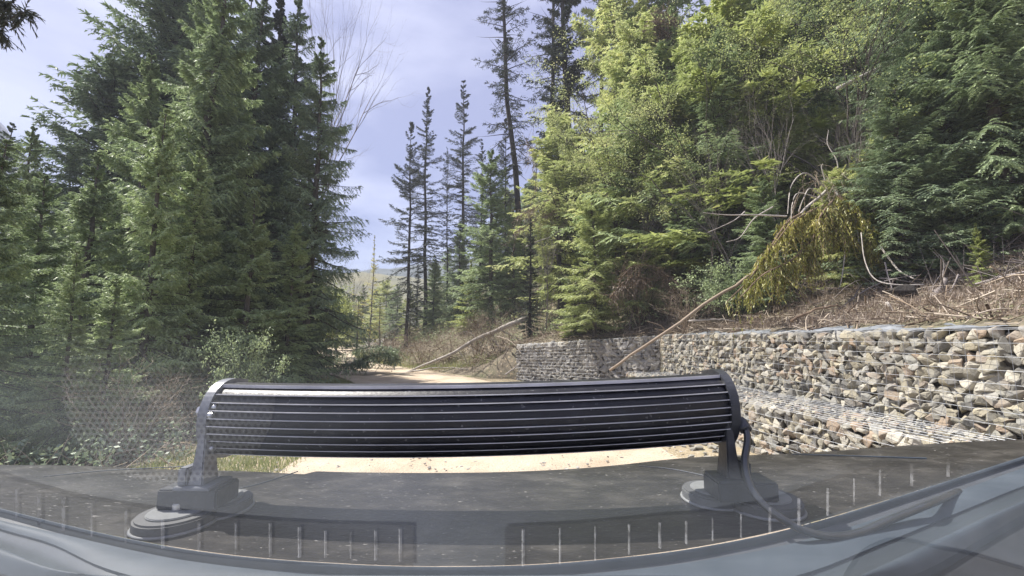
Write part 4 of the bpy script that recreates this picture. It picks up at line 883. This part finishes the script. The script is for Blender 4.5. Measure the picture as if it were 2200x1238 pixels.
def hood_fn(u, v):
    i = u
    xa, ya = spl_n[0][i.astype(int)], spl_n[1][i.astype(int)]; xb, yb = spl_f[0][i.astype(int)], spl_f[1][i.astype(int)]
    vv = v
    x = xa + (xb - xa) * vv; y = ya + (yb - ya) * vv
    z = ZH - .16 * np.maximum(vv - .97, 0) ** 1.2 * 3
    c1 = (x - L1[0, 0]) * (L1[1, 1] - L1[0, 1]) - (y - L1[0, 1]) * (L1[1, 0] - L1[0, 0]); c1 /= np.linalg.norm(L1[1] - L1[0])
    c2 = (x - L2[0, 0]) * (L2[1, 1] - L2[0, 1]) - (y - L2[0, 1]) * (L2[1, 0] - L2[0, 0]); c2 /= np.linalg.norm(L2[1] - L2[0])
    z = z - .006 * (1 - sstep(-.012, .002, c1)) - .0 + 0 * c2
    z = z - .007 * (1 - sstep(-.03, .004, -c2)) * 0
    z = z - .006 * sstep(-.001, .018, -c2 * 1.0) * (x > L2[0, 0] - .01) * 0
    return x - VO[0], y - VO[1], z - VO[2]
un = 420
def resamp(t, n):
    s = np.linspace(0, 1, len(t)); q = np.linspace(0, 1, n); k = np.ones(15) / 15
    X = np.interp(q, s, t[:, 0]); Y = np.interp(q, s, t[:, 1])
    return X, np.concatenate([Y[:7], np.convolve(Y, k, 'valid'), Y[-7:]])
# pair both edges by picture column so that the sheet does not shear
cols = np.linspace(-255, 2325, un)
nI = np.interp(cols, [a for a, b in C1], [b for a, b in C1]); fI = np.interp(cols, [a for a, b in FAR], [b for a, b in FAR])
k9 = np.ones(31) / 31
nI = np.convolve(np.pad(nI, 15, 'edge'), k9, 'valid'); fI = np.convolve(np.pad(fI, 15, 'edge'), k9, 'valid')
spl_n = np.array([tuple(G(a, b, ZH))[:2] for a, b in zip(cols, nI)]).T; spl_f = np.array([tuple(G(a, b, ZH))[:2] for a, b in zip(cols, fI)]).T
hood = mesh_obj('hood', [grid(np.arange(un), np.concatenate([np.linspace(0, .95, 60), np.linspace(.96, 1.12, 14)]), hood_fn)], M['hood'], veh, smooth=True)
def ribbon(name, ca, cb, za, zb, mat, bulge=.0, n=80, k=8, drop=.02):
    ca = [(x, min(y, 1250 + 60 * (x > 1500))) for x, y in ca]; cb = [(x, min(y, 1258 + 180 * (x > 1900))) for x, y in cb]
    a = spline([G(x, y, za) for x, y in ca], n); b = spline([G(x, y, zb) for x, y in cb], n)
    def f(i, v):
        i = i.astype(int); p = a[i] * (1 - v[..., None]) + b[i] * v[..., None]
        return p[..., 0] - VO[0], p[..., 1] - VO[1], p[..., 2] + bulge * np.sin(np.pi * v) - VO[2]
    A, Fq = grid(np.arange(n), np.linspace(0, 1, k), f)
    sk = np.concatenate([A.reshape(n, k, 3)[:, -1], A.reshape(n, k, 3)[:, -1] - np.array([0, 0, drop])]); i = np.arange(n - 1)
    return mesh_obj(name, [(A, Fq), (sk, np.stack([i, i + 1, i + n + 1, i + n], 1))], mat, veh, smooth=True)
C2 = [(-260, 1040), (-130, 1082), (0, 1118), (130, 1147), (287, 1183), (410, 1206), (598, 1228), (850, 1246), (1100, 1246), (1300, 1230), (1500, 1206), (1723, 1162), (1978, 1083), (2200, 1005), (2330, 960)]
C3 = [(-260, 1050), (-130, 1092), (0, 1136), (110, 1168), (230, 1222), (400, 1290), (598, 1320), (850, 1330), (1100, 1330), (1300, 1320), (1500, 1292), (1700, 1240), (1900, 1166), (2100, 1084), (2200, 1044), (2330, 1000)]
C4 = [(-260, 1080), (-130, 1130), (0, 1176), (110, 1225), (230, 1280), (400, 1340), (598, 1370), (1100, 1380), (1500, 1350), (1700, 1300), (1850, 1236), (2000, 1166), (2200, 1078), (2330, 1035)]
C5 = [(-260, 1130), (-130, 1185), (0, 1232), (110, 1290), (230, 1340), (400, 1390), (598, 1410), (1100, 1410), (1500, 1400), (1800, 1320), (1960, 1236), (2100, 1163), (2200, 1106), (2330, 1050)]
C6 = [(-260, 1500), (0, 1560), (500, 1600), (1100, 1600), (1600, 1600), (2000, 1560), (2200, 1480), (2330, 1400)]
ribbon('hood_seal', C1, [(a, b + 7) for a, b in C1], ZH + .003, ZH + .001, M['bluegrey'], .0015)
ribbon('cowl', [(a, b + 6) for a, b in C1], C2, ZH - .004, ZH - .007, M['cowl'], .0)
ribbon('windscreen_trim', C2, C3, ZH - .003, ZH - .006, M['bluegrey'], .002)
ribbon('windscreen_seal', C3, C4, ZH - .008, ZH - .01, M['gloss'], -.002)
ribbon('pillar_trim', C4, C5, ZH - .004, ZH - .012, M['bluegrey'], .008)
ribbon('inner_trim', C5, C6, ZH - .02, ZH - .03, M['interior'])
for pts in ([(95, 1025), (230, 1012), (400, 1003)], [(640, 1014), (560, 1040), (500, 1054)]):
    p = spline([G(x, y, ZH) + Vector((0, 0, .0008)) for x, y in pts], 12) - VO
    mesh_obj('crease_shading', [tubes(p[None], np.full((1, 12), .0009), 6)], M['bluegrey'], veh, smooth=True)  # pale strip puts the sunlit side of the crease into colour
for pts in ([(1370, 1001), (1450, 1010), (1560, 1034)], [(1700, 976), (1850, 981), (1990, 986)]):
    p = spline([G(x, y, ZH) + Vector((0, 0, .0006)) for x, y in pts], 12) - VO
    mesh_obj('crease_shading', [tubes(p[None], np.linspace(.0006, .002, 12)[None], 6)], M['cowl'] if pts[0][0] == 1370 else M['bluegrey'], veh, smooth=True)  # dark strip paints the shaded crease side, pale strip a lit one
# windscreen: clear pane, and an added inner film for dashboard reflection and glare
gl = 1.25
def pane_fn(u, v): return u - VO[0], GB.y + gdir.y * v * gl + 0 * u - VO[1], GB.z + gdir.z * v * gl + 0 * u - VO[2]
ws = mesh_obj('windscreen', [grid(np.linspace(-.95, .95, 2), np.linspace(0, 1, 2), pane_fn)], M['clear'], veh)
ys_ = lambda py: PG(1100, py).y
yA, yB = ys_(955), ys_(1020)
def pane_w(x, y):  # film strength: sets where reflection and glare show on the pane
    w = sstep(yA, yB, y)
    for px in (2230, -60):
        q = PG(px, 1262); w = w * (.12 + .88 * sstep(.35, 1.0, np.sqrt(((x - q.x) / .085) ** 2 + ((y - q.y) / .075) ** 2)))
    c = PG(235, 850); dx = (x - c.x) / .098; dy = (y - c.y) / .060
    w2 = .8 * np.clip(1.25 - np.sqrt((dx) ** 2 + (dy) ** 2), 0, 1)
    return np.maximum(w, sstep(0, 1, w2) * sstep(ys_(420), ys_(900), y))
gx = np.linspace(-.93, .93, 260); gv = np.linspace(0.002, .62, 150)
Vf, Ff = grid(gx, gv, lambda u, v: (u, GB.y + gdir.y * v * gl + gn.y * .003 + 0 * u, GB.z + gdir.z * v * gl + gn.z * .003 + 0 * u))
wv = pane_w(Vf[:, 0], Vf[:, 1]); keep = wv[Ff].max(1) > 0.001; Ff = Ff[keep]
used = np.unique(Ff); rm = -np.ones(len(Vf), int); rm[used] = np.arange(len(used))
mesh_obj('glare_film', [(Vf[used] - VO, rm[Ff])], M['film'], ws, attrs={'film': wv[used]})
# dashboard below the windscreen with its defroster slots and speaker grille
ZD = 1.165
dash = mesh_obj('dashboard', [grid(np.linspace(-1.3, 1.3, 30), np.linspace(-.2, .445, 12), lambda x, y: (x - VO[0], y - VO[1], ZD + 0 * x - VO[2]))], M['dash'], veh, smooth=True)
def vent(top, bot, n):
    a = spline([REF(x, y, ZD + .004) for x, y in top], 60); b = spline([REF(x, y, ZD + .004) for x, y in bot], 60)
    def f(i, v):
        i = i.astype(int); p = a[i] * (1 - v[..., None]) + b[i] * v[..., None]; return p[..., 0] - VO[0], p[..., 1] - VO[1], p[..., 2] - VO[2]
    o = mesh_obj('defroster_vent', [grid(np.arange(60), np.linspace(0, 1, 3), f)], M['slot'], veh)
    for t in (np.arange(n) + .5) / n:
        i = t * 59; i0 = int(i); q = i - i0; A = a[i0] * (1 - q) + a[min(i0 + 1, 59)] * q; B = b[i0] * (1 - q) + b[min(i0 + 1, 59)] * q
        w = .0009 + .0008 * math.sin(t * 37) ** 2; e0, e1 = .03 + .13 * math.sin(t * 91) ** 2, .02 + .2 * math.sin(t * 53 + 1) ** 2; pts = np.array([A + (B - A) * e0, B + (A - B) * e1]) - VO + np.array([0, 0, .0025])
        mesh_obj('vent_fin', [tubes(pts[None], np.full((1, 2), w), 4)], M['fin'], o)
vent([(-60, 985), (60, 1025), (200, 1060), (400, 1088), (600, 1105), (750, 1112), (890, 1115)], [(-60, 1068), (60, 1100), (200, 1136), (400, 1174), (600, 1195), (750, 1200), (890, 1203)], 16)
vent([(1085, 1118), (1250, 1110), (1400, 1096), (1520, 1085), (1650, 1062), (1780, 1020), (1900, 985), (2060, 962)], [(1085, 1203), (1250, 1192), (1400, 1176), (1520, 1158), (1650, 1128), (1780, 1090), (1900, 1055), (2060, 1005)], 15)
gp = [REF(x, y, ZD + .002) for x, y in ((170, 985), (400, 1040), (600, 960), (600, 640), (330, 560), (120, 720))]
gc = np.mean([tuple(p) for p in gp], 0); gpts = np.array([tuple(p) for p in gp]); q_ = []
for k in range(6):
    for t in np.linspace(0, 1, 6)[:-1]:
        q_.append((1 - t) * ((1 - t) * (gpts[k] + gpts[(k - 1) % 6]) / 2 + t * gpts[k]) + t * ((1 - t) * gpts[k] + t * (gpts[k] + gpts[(k + 1) % 6]) / 2))
q_ = np.array(q_); V = np.concatenate([[gc], q_]) - VO; m_ = len(q_)
mesh_obj('speaker_grille', [(V, np.array([[0, 1 + i, 1 + (i + 1) % m_] for i in range(m_)]))], M['grille'], veh)

# ------------------------------------------------------------------ light bar on magnets
bar = empty('light_bar', (-.07, .63, ZH)); BO = np.array([-.07, .63, ZH])
tag(bar, 'black finned curved light bar standing on magnetic feet on the dusty hood', 'light bar')
xa, xb = -.430, .322
def axis_pt(t):   # back-of-bar reference line
    bow = 4 * t * (1 - t)
    return np.stack([xa + (xb - xa) * t, .672 + .022 * t - .036 * bow, 1.327 + .012 * t - .004 * bow + 0 * t], -1)
HB = .054
def prof(scale=1.0, n=26, front=.024):
    a = np.linspace(R_(90), R_(-90), n)
    y = -np.cos(a) ** .8 * .058 * scale; z = np.sin(a) * HB * scale
    pts = [(front, HB * scale * .92)] + [(yy, zz) for yy, zz in zip(y, z)] + [(front, -HB * scale * .92)]
    return np.array(pts)
def sweep(pr, ts, cap=True):
    A = axis_pt(ts); n = len(ts); m = len(pr)
    V = np.zeros((n, m, 3)); V[:, :, 0] = A[:, None, 0]; V[:, :, 1] = A[:, None, 1] + pr[None, :, 0]; V[:, :, 2] = A[:, None, 2] + pr[None, :, 1]
    idx = np.arange(n * m).reshape(n, m)
    Fq = np.stack([idx[:-1], np.roll(idx[:-1], -1, 1), np.roll(idx[1:], -1, 1), idx[1:]], -1).reshape(-1, 4)
    V = V.reshape(-1, 3); pcs = [(V - BO, Fq)]
    if cap:
        c = np.array([V.reshape(n, m, 3)[0].mean(0), V.reshape(n, m, 3)[-1].mean(0)]) - BO
        k = np.arange(m)
        base = len(V)
        pcs = [(np.concatenate([V - BO, c]), Fq)]
        pcs.append((V[:0], np.stack([np.roll(idx[0], -1), idx[0], np.full(m, base)], 1) - base - 2)); pcs.append((V[:0], np.stack([idx[-1], np.roll(idx[-1], -1), np.full(m, base + 1)], 1) - base - 2))
    return pcs
mesh_obj('housing', sweep(prof(.95), np.linspace(.004, .996, 40)), M['barblack'], bar)
fins, edges = [], []
ts = np.linspace(.008, .992, 40)
zs = np.linspace(.049, -.044, 10)
for j, z in enumerate(zs):
    u = math.sqrt(max(0, 1 - (z / HB) ** 2)) ** .8 * .058
    th = .0008 if j else .003
    y0, y1 = -u * .86 + .006, -u - .0015
    fins += sweep(np.array([(y0, z + th), (y0, z - th), (y1 + .0012, z - th * .8), (y1 + .0012, z + th * .8)]), ts, False)
    e = [.0022, .0006, .0006, .0006, .0006, .0006, .0005, .0004, .0003, .0003][j]  # strips thin downwards, like the highlight they paint
    edges += sweep(np.array([(y1 + .0013, z + e), (y1, z + e), (y1, z - e), (y1 + .0013, z - e)]), ts, False)
mesh_obj('cooling_fins', fins, M['barblack'], bar)
mesh_obj('fin_edges', edges, M['finedge'], bar)
def bx(bm, c, s, rot=None, bev=.002):
    r = bmesh.ops.create_cube(bm, size=1); vs = r['verts']
    bmesh.ops.scale(bm, vec=s, verts=vs)
    if rot is not None: bmesh.ops.rotate(bm, cent=(0, 0, 0), matrix=rot, verts=vs)
    bmesh.ops.translate(bm, vec=c, verts=vs)
    if bev: bmesh.ops.bevel(bm, geom=list({e for v in vs for e in v.link_edges}), offset=bev, segments=2, affect='EDGES')
def cyl(bm, c, r, h, seg=48, bev=.002, axis='z', r2=None):
    rr = bmesh.ops.create_cone(bm, cap_ends=True, segments=seg, radius1=r, radius2=r2 or r, depth=h); vs = rr['verts']
    from mathutils import Matrix
    if axis == 'x': bmesh.ops.rotate(bm, cent=(0, 0, 0), matrix=Matrix.Rotation(R_(90), 3, 'Y'), verts=vs)
    bmesh.ops.translate(bm, vec=c, verts=vs)
    if bev:
        es = [e for e in {e for v in vs for e in v.link_edges} if len(e.link_faces) == 2 and e.calc_face_angle(0) > .8]
        bmesh.ops.bevel(bm, geom=es, offset=bev, segments=2, affect='EDGES')
def endcap(t, sgn, mat):
    A = axis_pt(np.array([t]))[0]; pr = prof(1.06, front=.03); th = .0065
    V = np.concatenate([np.column_stack([np.full(len(pr), A[0] + dx), A[1] + pr[:, 0], A[2] + pr[:, 1]]) for dx in (-th, th)]) - BO
    m = len(pr); i = np.arange(m); j = (i + 1) % m
    c = V.reshape(2, m, 3).mean(1); VV = np.concatenate([V, c])
    Fq = np.stack([i, j, j + m, i + m], 1); Ft = np.concatenate([np.stack([j, i, np.full(m, 2 * m)], 1), np.stack([i + m, j + m, np.full(m, 2 * m + 1)], 1)])
    return mesh_obj('end_cap', [(VV, Fq), (V[:0], Ft - len(VV))], mat, bar)
c0 = endcap(0, -1, M['bracketlit']); c1_ = endcap(1, 1, M['bracket'])
c0['label'] = 'sunlit grey end cap'; c1_['label'] = 'shaded black end cap'  # left grey and right black carry sun and shade in their colours
def leg(sgn, x, y, ztop, matl):
    # tapered upright standing outside the cap, splayed foot flange
    bm = bmesh.new(); xs = x + sgn * .012
    z0 = ZH + .047
    sec = [(z0, .034, .021), (z0 + .02, .030, .016), (ztop - .02, .018, .0085), (ztop, .014, .0075), (ztop + .008, .008, .006)]
    rings = []
    for z, hy, hx in sec:
        rings.append([bm.verts.new((xs + sx * hx * .5 + 0 - BO[0], y + sy * hy * .5 - BO[1], z - BO[2])) for sx, sy in ((-1, -1), (1, -1), (1, 1), (-1, 1))])
    for a, b in zip(rings, rings[1:]):
        for k in range(4): bm.faces.new((a[k], a[(k + 1) % 4], b[(k + 1) % 4], b[k]))
    bm.faces.new(rings[0][::-1]); bm.faces.new(rings[-1])
    bmesh.ops.bevel(bm, geom=list(bm.edges), offset=.0015, segments=2, affect='EDGES')
    bx(bm, (xs - BO[0], y - BO[1], z0 - .0015 - BO[2]), (.05, .05, .005), bev=.0012)
    o = bm_obj('bracket_leg', bm, matl, bar)
    bm = bmesh.new(); bx(bm, (xs + sgn * .017 - BO[0], y - .004 - BO[1], z0 + .012 - BO[2]), (.013, .03, .024), bev=.002); bm_obj('gusset', bm, matl, o)
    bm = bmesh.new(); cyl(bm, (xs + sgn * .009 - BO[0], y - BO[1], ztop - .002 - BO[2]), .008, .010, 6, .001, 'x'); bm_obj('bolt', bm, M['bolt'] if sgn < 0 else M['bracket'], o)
    return o
lY, rY = .622, .648
leg(-1, -.416, lY, 1.345, M['bracketlit'])
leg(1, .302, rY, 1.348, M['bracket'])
for dz, dx in ((.022, .012), (.012, .011), (-.034, .012)):
    bm = bmesh.new(); cyl(bm, (xa + dx - BO[0], axis_pt(np.array([0.]))[0][1] - .058 - BO[1] + (.006 if abs(dz) > .02 else 0), 1.327 + dz - BO[2]), .0045, .006, 16, .001, 'x'); bm_obj('screw', bm, M['bolt'], c0)
def foot(cx, cy, w, mags, mt):
    bm = bmesh.new(); bx(bm, (cx - BO[0], cy - BO[1], ZH + .0315 - BO[2]), (w, .05, .026), bev=.002); f = bm_obj('mount_block', bm, M['bracket'], bar)
    for mx, my, r in mags:
        bm = bmesh.new(); cyl(bm, (mx - BO[0], my - BO[1], ZH + .009 - BO[2]), r, .014, 64, .0025); mo = bm_obj('magnet', bm, M['magnet'], bar, False)
        bm = bmesh.new(); cyl(bm, (mx - BO[0], my - BO[1], ZH + .0172 - BO[2]), r * .72, .003, 64, .001); bm_obj('magnet_cover', bm, M['magnettop'], mo)
        bm = bmesh.new(); cyl(bm, (mx + .0 - BO[0], my - BO[1], ZH + .0225 - BO[2]), .0065, .009, 24, .001); cyl(bm, (mx - BO[0], my - BO[1], ZH + .0272 - BO[2]), .0035, .002, 16, .0004); bm_obj('bolt', bm, M['bolt'], mo)
        t = np.linspace(0, 2 * np.pi, 65)[None]; rp = np.stack([mx + np.cos(t) * (r + .0008), my + np.sin(t) * (r + .0008), np.full_like(t, ZH + .0022)], -1) - BO
        mesh_obj('rubber_ring', [tubes(rp, np.full((1, 65), .0022), 6)], M['magnettop'], mo, smooth=True)
gLf, gLb = G(367, 1100, ZH + .02), G(462, 1070, ZH + .02); gRf, gRb = G(1648, 1066, ZH + .02), G(1536, 1050, ZH + .02)
foot(-.434, lY + .002, .080, [(gLf.x, gLf.y + .012, .047), (gLb.x, gLb.y + .008, .043)], None)
foot(.330, rY + .002, .084, [(gRf.x, gRf.y + .012, .051), (gRb.x, gRb.y + .01, .043)], None)
cab = [P(1578, 905, .655), P(1592, 908, .645), P(1603, 925, .635), P(1606, 950, .625), P(1600, 990, .615), P(1608, 1035, .60), P(1632, 1075, .585), P(1680, 1115, .565), P(1735, 1143, .56), P(1790, 1153, .565), P(1845, 1145, .58), P(1900, 1122, .60), P(1960, 1098, .625), P(2000, 1082, .645), G(2060, 1056, ZH - .004)]
p = spline(cab, 70)
mesh_obj('cable', tube_pieces((p - BO)[None], np.full((1, 70), .0048), 14), M['cable'], bar, smooth=True)
g_ = spline(cab[:3], 8) - BO
mesh_obj('cable_gland', tube_pieces(g_[None], np.full((1, 8), .0085), 12), M['bracket'], bar, smooth=True)


# ------------------------------------------------------------------ thin haze added in place of windscreen glare
hm, ht, ho = newmat('glare_veil')
pv = ht.nodes.new('ShaderNodeVolumePrincipled'); pv.inputs['Density'].default_value = .0024; pv.inputs['Color'].default_value = (.86, .9, 1, 1); pv.inputs['Anisotropy'].default_value = 0
ht.links.new(pv.outputs[0], ho.inputs['Volume'])
bm = bmesh.new(); bmesh.ops.create_cube(bm, size=1); bmesh.ops.scale(bm, vec=(320, 190, 115), verts=bm.verts); bmesh.ops.translate(bm, vec=(0, 60, 54), verts=bm.verts)
tag(bm_obj('veil', bm, hm), 'thin pale haze added in place of windscreen glare', 'veil', kind='stuff')
